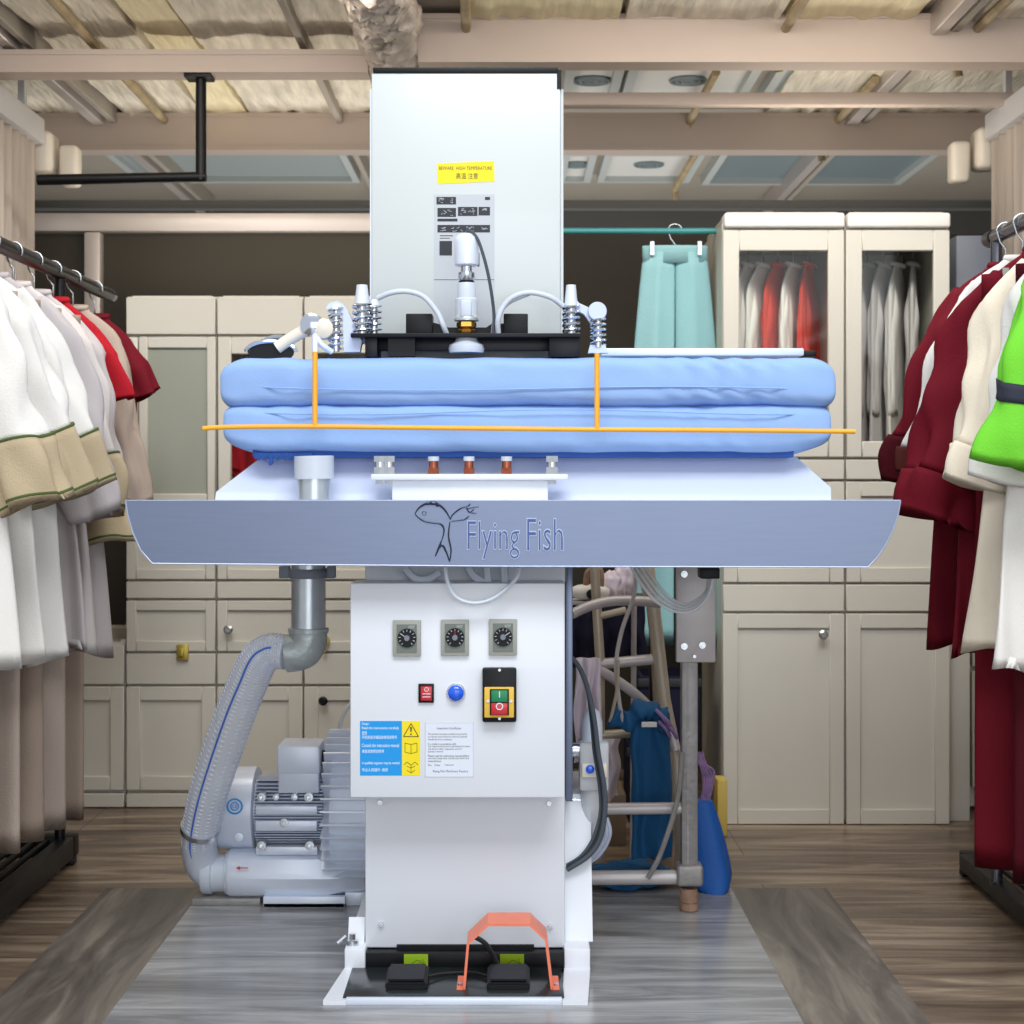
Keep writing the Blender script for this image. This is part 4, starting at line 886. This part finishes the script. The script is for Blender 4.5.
# flat iron and folded whites on the shelf right behind the table
sh = thing('side_shelf', 'pale metal shelf just under the right half of the table', 'shelf', (PX(600, 4.05), 4.05, 0))
obj('shelf_board', box(BM(), PX(566, 4.05), PX(636, 4.05), 3.99, 4.11, PZ(603, 4.05), PZ(600, 4.05)), M['oldpl'], sh)
for px in (568, 634): obj('leg', tube(BM(), [(PX(px, 4.05), 4.10, 0), P(px, 601, 4.10)], .007, 8), M['oldpl'], sh)
iron = thing('hand_iron', 'white hand iron with a brown handle on the shelf behind the press', 'iron', P(592, 598, 4.03))
b = blob(P(590, 592, 4.03), .05, .03, .02, 3, .03, .8, 16); obj('iron_body', b, M['wt'], iron, 60)
obj('handle', tube(BM(), smooth([P(586, 588, 4.02), P(588, 572, 4.02), P(600, 570, 4.02), P(601, 588, 4.02)]), .008, 10), M['rust'], iron)
b = BM(); lathe(b, [(.012, 0), (.012, -.012), (.004, -.013)], P(591, 594, 4.0), 'y', 16); obj('dial', b, M['black'], iron)
for k_, (px, lab) in enumerate(((612, 'white cloth bundle behind the hand iron'), (624, 'white cloth bundle against the slanting tube leg'))):
    tag(obj('cloth_bundle', blob(P(px, 586-k_*6, 4.06+.035*k_), .026, .025, .036+.01*k_, 5+k_, .3, 1, 18), M['pk'], None, 70), lab, 'cloth')
# things low behind the stand
tag(obj('yellow_box', box(BM(), PX(716, 4.45), PX(726, 4.45), 4.42, 4.5, 0, .155, .004), mat('yellow_carton', (212, 184, 92), .6)), 'small yellow carton standing beside the right cabinet', 'box')
tag(obj('cardboard_box', box(BM(), PX(594, 4.3), PX(626, 4.3), 4.3, 4.5, .0, .14, .004), M['card']), 'brown cardboard box on the floor behind the stand', 'box')
dk = [('dark_crate', 'dark grey crate on the floor behind the blue cloth', (630, 676), 0, .22, 4.55), ('dark_crate', 'dark grey crate stacked behind the grey post', (640, 700), .221, .42, 4.6)]
for nm, lab, (a0_, a1_), zb, zt_, yy in dk:
    c_ = thing(nm, lab, 'crate', (PX((a0_+a1_)/2, yy), yy, zb)); w0, w1 = PX(a0_, yy), PX(a1_, yy)
    yy = 4.6
    b = BM(); box(b, w0, w1, yy, yy+.012, zb, zt_, .002); box(b, w0, w1, yy+.2, yy+.212, zb, zt_, .002); box(b, w0, w0+.012, yy+.012, yy+.2, zb, zt_, .002); box(b, w1-.012, w1, yy+.012, yy+.2, zb, zt_, .002); box(b, w0, w1, yy, yy+.212, zb, zb+.01); obj('crate_body', b, M['navy'], c_)
    obj('crate_rim', box(BM(), w0-.006, w1+.006, yy-.006, yy+.01, zt_-.03, zt_-.005, .003), M['dark'], c_)
b = BM(); tube(b, smooth([P(622, 862, 3.86), P(645, 855, 3.85), P(660, 843, 3.85)]), [.012, .016, .02, .02, .02, .02, .02, .018, .017, .016, .015, .013, .01], 12)
tag(obj('blue_cloth_heap', blob((PX(628, 3.87), 3.87, .03), .11, .06, .03, 12, .35, 1, 22), M['apron'], None, 70), 'dark blue cloth heap on the floor under the hanging cloth', 'cloth')

# ---------------- cabinets ----------------
def door_bm(b, x0, x1, z0, z1, Y, st=.035, th=.02, flat=False):
    g = .002; x0 += g; x1 -= g; z0 += g; z1 -= g
    if flat: return box(b, x0, x1, Y, Y+th, z0, z1, .002, 1)
    for a in ((x0, x0+st, z0, z1), (x1-st, x1, z0, z1), (x0+st, x1-st, z0, z0+st), (x0+st, x1-st, z1-st, z1)): box(b, a[0], a[1], Y, Y+th, a[2], a[3], .002, 1)
    box(b, x0+st-.002, x1-st+.002, Y+.009, Y+th-.002, z0+st-.002, z1-st+.002); return b
def cabinet(label, x0, x1, Y, D, ztop, secs, knobs=(), m='cab', zb0=.012):
    c = thing('cabinet', label, 'cabinet', ((x0+x1)/2, Y+D/2, 0)); th = .016; b = BM(); Yc = Y+.022
    box(b, x0+.001, x0+th, Yc, Y+D, zb0, ztop); box(b, x1-th, x1-.001, Yc, Y+D, zb0, ztop); box(b, x0+th, x1-th, Y+D-.01, Y+D, zb0, ztop)
    for z in [zb0]+[s_[2] for s_ in secs]: box(b, x0+th, x1-th, Yc, Y+D-.01, z-.006 if z > .02 else z, z+.006)
    obj('carcass', b, M[m], c)
    res = {}
    for s_ in secs:
        kind, z0_, z1_ = s_[:3]; xs = s_[3] if len(s_) > 3 else [(x0, x1)]
        for xa, xb in xs:
            if kind == 'glass':
                st = s_[4] if len(s_) > 4 else .045; b = BM(); g = .002
                for a in ((xa+g, xa+st, z0_+g, z1_-g), (xb-st, xb-g, z0_+g, z1_-g), (xa+st, xb-st, z0_+g, z0_+st), (xa+st, xb-st, z1_-st*1.3, z1_-g)): box(b, a[0], a[1], Y, Y+.02, a[2], a[3], .003, 1)
                d = obj('glass_door', b, M[m], c); obj('pane', box(BM(), xa+st-.003, xb-st+.003, Y+.009, Y+.012, z0_+st-.003, z1_-st*1.3+.003), M[s_[5] if len(s_) > 5 else 'pane'], d)
            elif kind == 'crown': d = obj('crown', box(BM(), xa+.004, xb-.002, Y-.012, Y+.06, z0_, z1_, .008, 3), M['frame' if False else 'wt'], c)
            elif kind == 'plain': d = obj('fascia', door_bm(BM(), xa, xb, z0_, z1_, Y, flat=True), M[m], c)
            else: d = obj('drawer' if kind == 'drawer' else 'door', door_bm(BM(), xa, xb, z0_, z1_, Y, st=.03 if kind == 'drawer' else .042), M[m], c)
            res.setdefault(kind, []).append(d)
    for kx, kz, kind, m_ in knobs:
        par = None
        for d in [o_ for o_ in c.children if o_.name.split('.')[0] in ('door', 'drawer', 'fascia')]:
            vs2 = [d.matrix_basis @ v.co+c.location for v in d.data.vertices]
            if min(v.x for v in vs2)-.01 <= kx <= max(v.x for v in vs2)+.01 and min(v.z for v in vs2)-.01 <= kz <= max(v.z for v in vs2)+.01: par = d; break
        b = BM()
        if kind == 'lock': box(b, kx-.018, kx+.018, Y-.012, Y-.0005, kz-.024, kz+.024, .003); box(b, kx-.010, kx+.006, Y-.02, Y-.01, kz-.012, kz+.012, .003)
        elif kind == 'key': tube(b, [(kx, Y, kz), (kx, Y-.02, kz)], .012, 12); tube(b, [(kx, Y-.02, kz), (kx-.004, Y-.024, kz-.035)], .006, 8)
        else: lathe(b, [(.005, 0), (.006, -.012), (.013, -.018), (.014, -.024), (.008, -.029)], (kx, Y, kz), 'y', 18)
        obj('lock' if kind == 'lock' else 'knob', b, M[m_], par or c)
    return c
YL = 4.80; x = lambda p: PX(p, YL); z = lambda p: PZ(p, YL)
rows = lambda x0, x1: [('plain', z(808), z(793)), ('door', z(791), z(686)), ('plain', z(685), z(653)), ('drawer', z(652), z(600)), ('plain', z(599), z(581)), ('drawer', z(580), z(505))]
c = cabinet('leftmost cream cabinet, half hidden behind the clothes rail', x(34), x(124.5), YL, .5, z(640), [('plain', z(808), z(793)), ('door', z(791), z(686)), ('plain', z(685), z(645))])
c = cabinet('cream cabinet with the brass lock plate and a tall reflecting glass door', x(125.5), x(216), YL, .5, z(296), rows(0, 0)+[('glass', z(503), z(336), [(x(138), x(216))], .028, 'mirror'), ('plain', z(335), z(297))], [(x(183), z(652), 'lock', 'key')])
b = box(BM(), x(126.5), x(137.5), YL+.001, YL+.02, z(503), z(337), .002); obj('stile', b, M['cab'], c)
c = cabinet('cream cabinet with the square knob, second from the brass lock plate', x(216.5), x(303), YL, .5, z(296), rows(0, 0)+[('glass', z(503), z(336), [(x(217), x(303))], .042, 'pane'), ('plain', z(335), z(297))], [(x(229.5), z(629), 'knob', 'zinc')])
c = cabinet('cream cabinet with a key and dark knob, close behind the blower pipe', x(303.5), x(392), YL, .5, z(296), rows(0, 0)+[('glass', z(503), z(336), [(x(304), x(392))], .04, 'pane'), ('plain', z(335), z(297))], [(x(324), z(700), 'knob', 'black'), (x(326), z(640), 'key', 'key')])
YT = 4.566; x = lambda p: PX(p, YT); z = lambda p: PZ(p, YT)
for lab, a, b_, kn in (('cream wardrobe with a glass door showing coral red clothes', 722.5, 845, [(x(822), z(634), 'knob', 'zinc')]), ('cream wardrobe with a glass door showing grey clothes', 845.5, 950.5, [])):
    cabinet(lab, x(a), x(b_), YT, .5, z(222), [('door', z(825), z(613)), ('plain', z(612), z(584)), ('door', z(583), z(481)), ('plain', z(480), z(459)), ('glass', z(458), z(229), [(x(a), x(b_))], .048), ('crown', z(228), z(213))], kn)
b = box(BM(), x(952), x(975), YT+.05, YT+.4, 0.0, z(500), .003); tag(obj('side_post', b, M['cab']), 'cream filler post right of the wardrobes', 'post')
cabinet('low cream cabinet partly behind the maroon trousers on the right', PX(966, 4.7)+.03, 1.465, 4.75, .4, .78, [('door', .07, .42), ('door', .43, .77)], m='cab')
b = box(BM(), 1.32, 1.46, 4.75, 5.0, 1.0, 1.75, .01); box(b, 1.30, 1.44, 4.72, 4.75, 1.45, 1.50, .005)
t = thing('wall_cupboard_unit', 'grey metal box behind the right clothes rail under the cream motor', 'unit', (1.4, 4.9, .783)); obj('unit_body', box(BM(), 1.33, 1.455, 4.78, 5.1, .783, 1.72, .006), M['greyp'], t); obj('unit_bracket', box(BM(), 1.30, 1.45, 4.73, 4.779, 1.44, 1.47, .004), M['chrome'], t)
b.free()

# ---------------- clothes ----------------
def loft(b, rings, cap0=True, cap1=True):
    rv = [[b.verts.new(p) for p in r] for r in rings]; n_ = len(rv[0])
    for r0, r1 in zip(rv, rv[1:]):
        for i in range(n_): b.faces.new((r0[i], r0[(i+1) % n_], r1[(i+1) % n_], r1[i]))
    if cap0: b.faces.new(rv[0])
    if cap1: b.faces.new(rv[-1][::-1])
    return b
def body_rings(w, L, flare, th, seed, z0=-.07, amp=.018, n_=64, folds=5):
    prof = [(z0, .040), (z0-.010, w*.36), (z0-.024, w*.52), (z0-.042, w*.70), (z0-.062, w*.86), (z0-.082, w*.96), (z0-.10, w)]
    for i in range(1, 26): prof.append((z0-.10+(-L+.10)*i/25*1.0, w*(1+(flare-1)*i/25)))
    rings = []
    for zz, ww in prof:
        s_ = min(1, max(0, (z0-.12-zz)/.45)); t_ = th*(.55+.45*min(1, (z0-zz)/.12)); ring = []
        for i in range(n_):
            a = 2*PI*i/n_; ca, sa = math.cos(a), math.sin(a); xx = ww*math.copysign(abs(ca)**.85, ca)
            fo_ = amp*s_*(math.sin(xx/w*folds+seed*2.3+zz*1.6)+.5*math.sin(xx/w*folds*2.1+seed+zz*3)+.9*noise.noise(Vector((xx*16, zz*3, seed))))
            ring.append((xx+.008*s_*noise.noise(Vector((zz*3, seed, ca))), t_*math.copysign(abs(sa)**.8, sa)+fo_, zz-(.01*s_*math.sin(xx/w*folds+seed) if zz < z0-L+.02 else 0)))
        rings.append(ring)
    last = rings[-1]; rings.append([(p[0]*.96, p[1]*.8, p[2]+.02) for p in last])
    return rings
def sleeve_rings(side, w, ang, L0, L1, z0, r0, r1, seed, n_=40, m_=22, bend=.15, extra=0, inner=True, fwd=0):
    """rings of a hanging sleeve between distances L0 and L1 from the shoulder"""
    rings = []
    for j in range(m_+1):
        s_ = L0+(L1-L0)*j/m_; th_ = ang*(1-bend*s_/.5)
        cx = side*(w-.05+math.sin(ang)*s_-bend*.25*s_*s_); cz = z0-.055-math.cos(ang)*s_; r_in = min(1, .35+s_/.10*.65) if L0 == 0 else 1; d = Vector((side*math.sin(th_), 0, -math.cos(th_))); nn = Vector((d.z*-1, 0, d.x)); nn = Vector((math.cos(th_), 0, side*math.sin(th_)))
        r = (r0+(r1-r0)*min(1, s_/.5))*r_in+extra; ring = []
        for i in range(n_):
            a = 2*PI*i/n_; k_ = 1+.16*math.sin(3*a+seed+s_*9)+.09*math.sin(5*a-s_*22+seed)+.08*math.sin(2*a+s_*34+seed)*min(1, s_*4)+.22*noise.noise(Vector((math.cos(a)*1.8, s_*11, seed)))
            p = Vector((cx, -fwd*s_, cz))+nn*math.cos(a)*r*k_+Vector((0, 1, 0))*math.sin(a)*r*.52*k_+d*.006*math.sin(2*a+seed)
            ring.append(p)
        rings.append(ring)
    if inner: rings.append([Vector(p).lerp(sum((Vector(q_) for q_ in rings[-1]), Vector())/n_, .12)-d*.02 for p in rings[-1]])
    return rings
def hanger(label, X0, Y0, Z0, m, rz=0, group=None, w=.19, rod_r=.017):
    h = thing('clothes_hanger', label, 'hanger', (X0, Y0, Z0), group)
    b = BM(); R = rod_r+.004
    pts_ = [Vector((R*math.cos(a), 0, R*math.sin(a))) for a in [math.radians(-30+i*20) for i in range(11)]]+[Vector((-R*.6, 0, -R*1.1)), Vector((0, 0, -R*1.9)), Vector((0, 0, -.088))]
    tube(b, pts_, .0022, 6); b2 = BM(); tube(b2, [(-w, 0, -.165), (-w*.5, 0, -.125), (0, 0, -.088), (w*.5, 0, -.125), (w, 0, -.165)], .006, 8)
    for nm, bb, mm in (('hook', b, M['zinc']), ('shoulder_bar', b2, m)):
        me = bpy.data.meshes.new(nm); bmesh.ops.recalc_face_normals(bb, faces=bb.faces); bb.to_mesh(me); bb.free(); me.materials.append(mm); me.shade_smooth()
        o_ = bpy.data.objects.new(nm, me); C.objects.link(o_); o_.parent = h
    h.rotation_euler = (0, 0, rz); return h
def lobj(name, rings, m, par, **k):
    b = loft(BM(), rings); me = bpy.data.meshes.new(name); bmesh.ops.recalc_face_normals(b, faces=b.faces)
    for f in b.faces: f.smooth = True
    b.to_mesh(me); b.free(); me.materials.append(M[m]); o_ = bpy.data.objects.new(name, me); C.objects.link(o_); o_.parent = par; return o_
def hlab(label):
    s_ = 'hanger holding the '+label; return s_ if len(s_.split()) <= 16 else ' '.join(s_.replace(' with beige green edged cuff', ' with cuff').replace('in the wardrobe', 'inside').split()[:16])
def shirt(name, label, cat, X0, Y0, Z0, col, L=.8, w=.2, sl=.5, ang=.22, cuff=None, cuffL=.13, edge=None, flare=1.0, rz=0, th=.026, seed=1.5, scol=None, hm='hang_b', sleeves=(-1, 1), band=None, group=None, r=(.075, .062), hg=True, amp=.018, fwd=0):
    g_ = thing(name, label, cat, (X0, Y0, Z0), group); z0 = -.078
    lobj('body', body_rings(w, L, flare, th, seed, z0, amp), col, g_)
    b = BM(); tube(b, [(.036*math.cos(a), .016*math.sin(a), z0+.001+.004*math.sin(a)) for a in [i*PI/10 for i in range(21)]], .008, 6)
    me = bpy.data.meshes.new('collar'); b.to_mesh(me); b.free(); me.materials.append(M[col]); me.shade_smooth(); o_ = bpy.data.objects.new('collar', me); C.objects.link(o_); o_.parent = g_
    for s_ in sleeves:
        cL = sl-cuffL if cuff else sl
        lobj('sleeve', sleeve_rings(s_, w, ang, 0, cL, z0, r[0], r[1], seed+s_, fwd=fwd), scol or col, g_)
        if cuff:
            cu = lobj('cuff', sleeve_rings(s_, w, ang, cL-.004, sl, z0, r[0], r[1], seed+s_, extra=.006, m_=8, fwd=fwd), cuff, g_)
            if edge:
                for e0 in (cL-.008, sl-.016): lobj('cuff_trim', sleeve_rings(s_, w, ang, e0, e0+.005, z0, r[0], r[1], seed+s_, extra=.0075, m_=2, inner=False, fwd=fwd), edge, cu)
        if band: 
            lobj('sleeve_band', sleeve_rings(s_, w, ang, sl-.15, sl-.115, z0, r[0], r[1], seed+s_, extra=.003, m_=3, inner=False, fwd=fwd), band, g_)
    g_.rotation_euler = (0, 0, rz)
    if hg: hanger(hlab(label), X0, Y0, Z0, M[hm], rz, group and 'hangers on the '+('left' if 'left' in group else 'right')+' rail', w-.03)
    return g_
def trousers(label, X0, Y0, Z0, col, L=1.25, w=.14, flare=1.0, rz=0, seed=1, ztop=-.16, hm='hang_b', group=None, waist=None, name='trousers'):
    g_ = thing(name, label, 'trousers', (X0, Y0, Z0), group)
    for s_ in (-1, 1):
        rings = []
        for j in range(24):
            v = j/23; zz = ztop-L*v; fv = 1+(flare-1)*min(1, v/.32)**.8; ww = (w*.5)*fv; cx = s_*(w*.5*fv+.004*v); ring = []
            for i in range(36):
                a = 2*PI*i/36; fo_ = .008*math.sin(cx/w*6+math.cos(a)*4+seed+v*2)*min(1, v*3)
                ring.append((cx+ww*math.cos(a), .020*math.copysign(abs(math.sin(a))**.7, math.sin(a))+fo_-.006*math.exp(-(math.cos(a)*4)**2)*(1 if math.sin(a) < 0 else 0), zz))
            rings.append(ring)
        rings.append([(p[0]*.99, p[1]*.8, p[2]+.02) for p in rings[-1]]); lobj('leg', rings, col, g_)
    rings = [[((w+.004)*math.cos(a), .024*math.copysign(abs(math.sin(a))**.7, math.sin(a)), zz) for a in [2*PI*i/40 for i in range(40)]] for zz in (ztop+.02, ztop+.01, ztop-.03)]
    lobj('waistband', rings, waist or col, g_); g_.rotation_euler = (0, 0, rz)
    h = hanger(hlab(label), X0, Y0, Z0, M[hm], rz, None, w-.01)
    b = BM()
    for s_ in (-1, 1): box(b, s_*w*.75-.006, s_*w*.75+.006, -.030, -.025, ztop-.01, ztop+.03); 
    me = bpy.data.meshes.new('clip'); b.to_mesh(me); b.free(); me.materials.append(M['zinc']); o_ = bpy.data.objects.new('clip', me); C.objects.link(o_); o_.parent = h
    return g_
# left rail
ZL = 1.515; XLr = -1.15
rk = thing('clothes_rail', 'black clothes rail with a low black base at the left edge', 'rail', (-1.4, 3.5, 0))
obj('rail', tube(BM(), [(XLr, 2.7, ZL), (XLr, 4.55, ZL)], .0185, 16), M['rod'], rk)
obj('rail_tip', tube(BM(), [(XLr, 4.55, ZL), (XLr, 4.585, ZL)], .017, 16), M['railc'], rk)
for y_ in (2.75, 4.06): obj('post', tube(BM(), [(XLr, y_, .05), (XLr, y_, ZL)], .014, 12), M['rod'], rk)
b = BM(); box(b, -1.45, -1.12, 2.7, 2.74, .02, .075, .004); box(b, -1.45, -1.12, 4.08, 4.13, .02, .075, .004); box(b, -1.16, -1.12, 2.74, 4.08, .02, .075, .004); box(b, -1.45, -1.41, 2.74, 4.08, .02, .075, .004)
for i in range(7): tube(b, [(-1.19-.032*i, 2.72, .062), (-1.19-.032*i, 4.1, .062)], .008, 8)
obj('base_frame', b, M['black'], rk)
for px_, y_ in ((-1.14, 2.72), (-1.14, 4.1), (-1.43, 2.72), (-1.43, 4.1)): obj('foot', box(BM(), px_-.018, px_+.018, y_-.018, y_+.018, 0, .0205, .003), M['black'], rk)
W = 'white tunic with beige green edged cuff'; GL = 'long light tunics on the left rail'
LT = dict(w=.145, ang=.34, flare=1.5, group=GL)
shirt('tunic', W+', nearest of the left rail at the picture edge', 'tunic', XLr, 3.02, ZL, 'wt', .80, sl=.47, cuff='bg', cuffL=.12, edge='trim', seed=1, hm='hang_w', **LT)
shirt('tunic', W+', second from the left picture edge', 'tunic', XLr, 3.20, ZL, 'wt', .81, sl=.46, cuff='bg', cuffL=.13, edge='trim', seed=2.3, **LT)
shirt('tunic', W+', third from the left picture edge', 'tunic', XLr, 3.36, ZL, 'wt', .83, sl=.45, cuff='bg', cuffL=.11, edge='trim', seed=3.1, hm='hang_w', **LT)
shirt('tunic', 'long plain grey white tunic between the cuffed white tunics', 'tunic', XLr, 3.52, ZL, 'gy', .83, sl=.50, seed=4.4, **{**LT, 'ang': .30})
shirt('tunic', W+', fourth, with the cuff gaping open', 'tunic', XLr, 3.68, ZL, 'wt2', .85, sl=.50, cuff='bg', cuffL=.13, edge='trim', seed=5.2, hm='hang_w', **{**LT, 'ang': .26, 'w': .135})
shirt('tunic', 'pale grey tunic with beige cuff, farthest of the light tunics', 'tunic', XLr, 3.84, ZL, 'gy', .87, sl=.56, cuff='bg', cuffL=.12, edge='trim', seed=6.6, hm='hang_y', **{**LT, 'ang': .20, 'w': .125})
shirt('shirt', 'bright red short sleeved shirt on the left rail', 'shirt', XLr, 4.00, ZL, 'rd', .60, .12, .22, .38, None, seed=7.1, r=(.058, .052))
shirt('jacket', 'long taupe jacket behind the red shirt', 'jacket', XLr, 4.18, ZL, 'tp2', .50, .13, .47, .16, None, seed=8.2, flare=1.4, r=(.058, .052))
shirt('shirt', 'dark maroon short sleeved shirt at the far end of the left rail', 'shirt', XLr, 4.40, ZL, 'mr', .45, .115, .18, .40, None, seed=9.2, r=(.055, .05))
for k_, (yy, m_, lab) in enumerate(((3.11, 'tp', 'taupe trousers below the white tunics, nearest the picture edge'), (3.28, 'tp2', 'light taupe trousers, second from the left edge'), (3.44, 'tp', 'taupe trousers, third from the left edge'), (3.60, 'tp2', 'light taupe trousers, fourth from the left edge'), (3.76, 'tp', 'taupe trousers, farthest and most visible of the row'))):
    trousers(lab, XLr-.02, yy, ZL, m_, 1.12+.012*k_, .15, 1.05, seed=k_*1.7)
# right rail
ZR = 1.55; XR_ = 1.12
rk = thing('clothes_rail', 'chrome clothes rail with a low black base at the right edge', 'rail', (1.4, 3.3, 0))
obj('rail', tube(BM(), [(XR_, 2.7, ZR), (XR_, 3.70, ZR)], .0165, 16), M['railc'], rk); obj('rail_tip', tube(BM(), [(XR_, 3.70, ZR), (XR_, 3.745, ZR)], .019, 16), M['rod'], rk)
for y_ in (2.75, 3.69): obj('post', tube(BM(), [(XR_, y_, .05), (XR_, y_, ZR)], .014, 12), M['railc'], rk)
b = BM(); box(b, 1.12, 1.45, 2.7, 2.74, .02, .06, .004); box(b, 1.12, 1.45, 3.96, 4.0, .02, .06, .004); box(b, 1.11, 1.15, 2.74, 3.96, .02, .06, .004); box(b, 1.41, 1.45, 2.74, 3.96, .02, .06, .004)
for i in range(6): tube(b, [(1.18+.04*i, 2.72, .05), (1.18+.04*i, 3.98, .05)], .007, 8)
obj('base_frame', b, M['black'], rk)
for px_, y_ in ((1.135, 2.72), (1.135, 3.98), (1.43, 2.72), (1.43, 3.98)): obj('foot', box(BM(), px_-.016, px_+.016, y_-.016, y_+.016, 0, .0205, .003), M['black'], rk)
GR = 'clothes hanging on the right rail'
shirt('tunic', 'dark maroon long tunic, farthest on the right rail', 'tunic', XR_, 3.62, ZR, 'mr', .86, .14, .46, .28, 'mrd', .10, None, seed=2, r=(.07, .065), flare=1.3, group=GR)
shirt('shirt', 'white short shirt with a dark hem between the maroon tunics', 'shirt', XR_, 3.50, ZR, 'wt', .60, .145, .44, .30, 'brown', .05, None, seed=3, hm='hang_w', r=(.055, .05), group=GR)
shirt('tunic', 'maroon tunic with a wide cuff in front of the white sleeve', 'tunic', XR_, 3.37, ZR, 'mr', .86, .13, .54, .30, 'mr', .09, None, seed=4.1, r=(.075, .085), flare=1.5, group=GR)
shirt('tunic', 'cream long sleeved tunic, right of the maroon ones', 'tunic', XR_, 3.20, ZR, 'cr', .83, .12, .46, .26, 'cr', .07, None, seed=5.3, hm='hang_w', r=(.075, .08), flare=1.8, group=GR)
shirt('tunic', 'white tunic between the cream and the lime green ones', 'tunic', XR_, 3.05, ZR, 'wt', .85, .12, .45, .22, 'wt', .08, None, seed=6.3, hm='hang_w', r=(.075, .08), flare=1.75, group=GR)
shirt('shirt', 'lime green shirt with a dark sleeve band at the right edge', 'shirt', XR_-.03, 2.92, ZR, 'gr', .48, .12, .42, .24, None, seed=7.3, band='ck', r=(.07, .08), group=GR)
trousers('maroon trousers below the cream tunic, farther pair', XR_+.0, 3.285, ZR, 'mr', 1.20, .15, 1.08, seed=1)
trousers('dark maroon trousers below the white tunic, nearer pair', XR_+.02, 3.125, ZR, 'mrd', 1.19, .15, 1.05, seed=4)
# teal trousers on the rail behind the press
Yt = 4.72; zr = PZ(231, Yt)
rk = thing('teal_rail', 'thin teal rail carrying the teal trousers behind the press', 'rail', (.3, Yt, 0))
obj('rail', tube(BM(), [(-.15, Yt, zr), (PX(720, Yt), Yt, zr)], .009, 12), M['tealp'], rk)
obj('post', tube(BM(), [(-.15, Yt, 0), (-.15, Yt, zr)], .012, 12), M['tealp'], rk); obj('post', box(BM(), PX(717.5, Yt), PX(721.5, Yt), Yt+.045, Yt+.065, 0, zr+.005), M['tealp'], rk); obj('bracket', box(BM(), PX(717.5, Yt), PX(721.5, Yt), Yt-.006, Yt+.05, zr-.005, zr+.005), M['tealp'], rk)
M['hang_t'] = M['tealp']
trousers('pale teal flared trousers hanging from the teal rail', PX(675, Yt), Yt, zr, 'teal', 1.16, .093, 1.36, seed=2, ztop=-.065, hm='hang_t')

# clothes inside the wardrobes
Zw = PZ(240, 4.8)
for (a, b_), lab in (((724, 843.5), 'brown hanging rod inside the coral red wardrobe'), ((847, 949), 'brown hanging rod inside the grey clothes wardrobe')):
    tag(obj('hanging_rod', tube(BM(), [(PX(a, YT)+.014, 4.8, Zw), (PX(b_, YT)-.014, 4.8, Zw)], .012, 12), mat('wood_rod', (150, 70, 52), .5)), lab, 'rod')
def win(label, px, col, L, kind, rz, seed, w=.13, sl=.4, cuff=None, th=.015, name='garment'):
    shirt(name, label, 'garment', PX(px, 4.8), 4.8, Zw, col, L, w, sl, .08, cuff, .06, None, 1.15, rz=rz, th=th, seed=seed, hm='hang_w', r=(.038, .030), amp=.006)
for a in (('white garment at the left of the coral red wardrobe', 748, 'wt2', .42, 0, 1.15, 1), ('white long garment leaning left in the coral red wardrobe', 763, 'wt', .55, 0, 1.05, 2), ('left coral red garment in the wardrobe', 778, 'rd2', .56, 0, 1.1, 3), ('white ruffled garment between the two coral red ones', 793, 'wt', .56, 0, 1.15, 4), ('right coral red garment in the wardrobe', 809, 'rd2', .56, 0, 1.2, 5),
          ('grey coat at the left in the grey clothes wardrobe', 867, 'gy', .56, 0, 1.1, 6), ('grey garment with a long sleeve, second in the grey clothes wardrobe', 883, 'gy', .56, 0, 1.1, 7), ('pale grey long garment, third in the grey clothes wardrobe', 898, 'wt2', .56, 0, 1.15, 8), ('pale grey garment at the right of the grey clothes wardrobe', 913, 'gy', .56, 0, 1.3, 9)):
    win(*a)
# garments behind the glass of the left cabinets
Zv = PZ(350, 5.0)
tag(obj('hanging_rod', tube(BM(), [(PX(217.5, 4.8)+.016, 5.03, Zv), (PX(302, 4.8)-.016, 5.03, Zv)], .01, 10), M['zinc']), 'rod inside the left glass cabinet', 'rod')
shirt('garment', 'red garment behind the glass of the left cabinets', 'garment', PX(244, 5.03), 5.03, Zv, 'rd', .32, .10, .25, .08, None, rz=1.1, seed=3, th=.018, r=(.04, .034), hm='hang_w')
tag(obj('hanging_rod', tube(BM(), [(PX(126.5, 4.8)+.016, 5.03, Zv), (PX(215, 4.8)-.016, 5.03, Zv)], .01, 10), M['zinc']), 'rod inside the reflecting glass cabinet', 'rod')
shirt('garment', 'pale garment behind the reflecting glass', 'garment', PX(168, 5.03), 5.03, Zv, 'wt2', .38, .10, .3, .08, None, rz=1.15, seed=5, th=.018, r=(.04, .034), hm='hang_w')
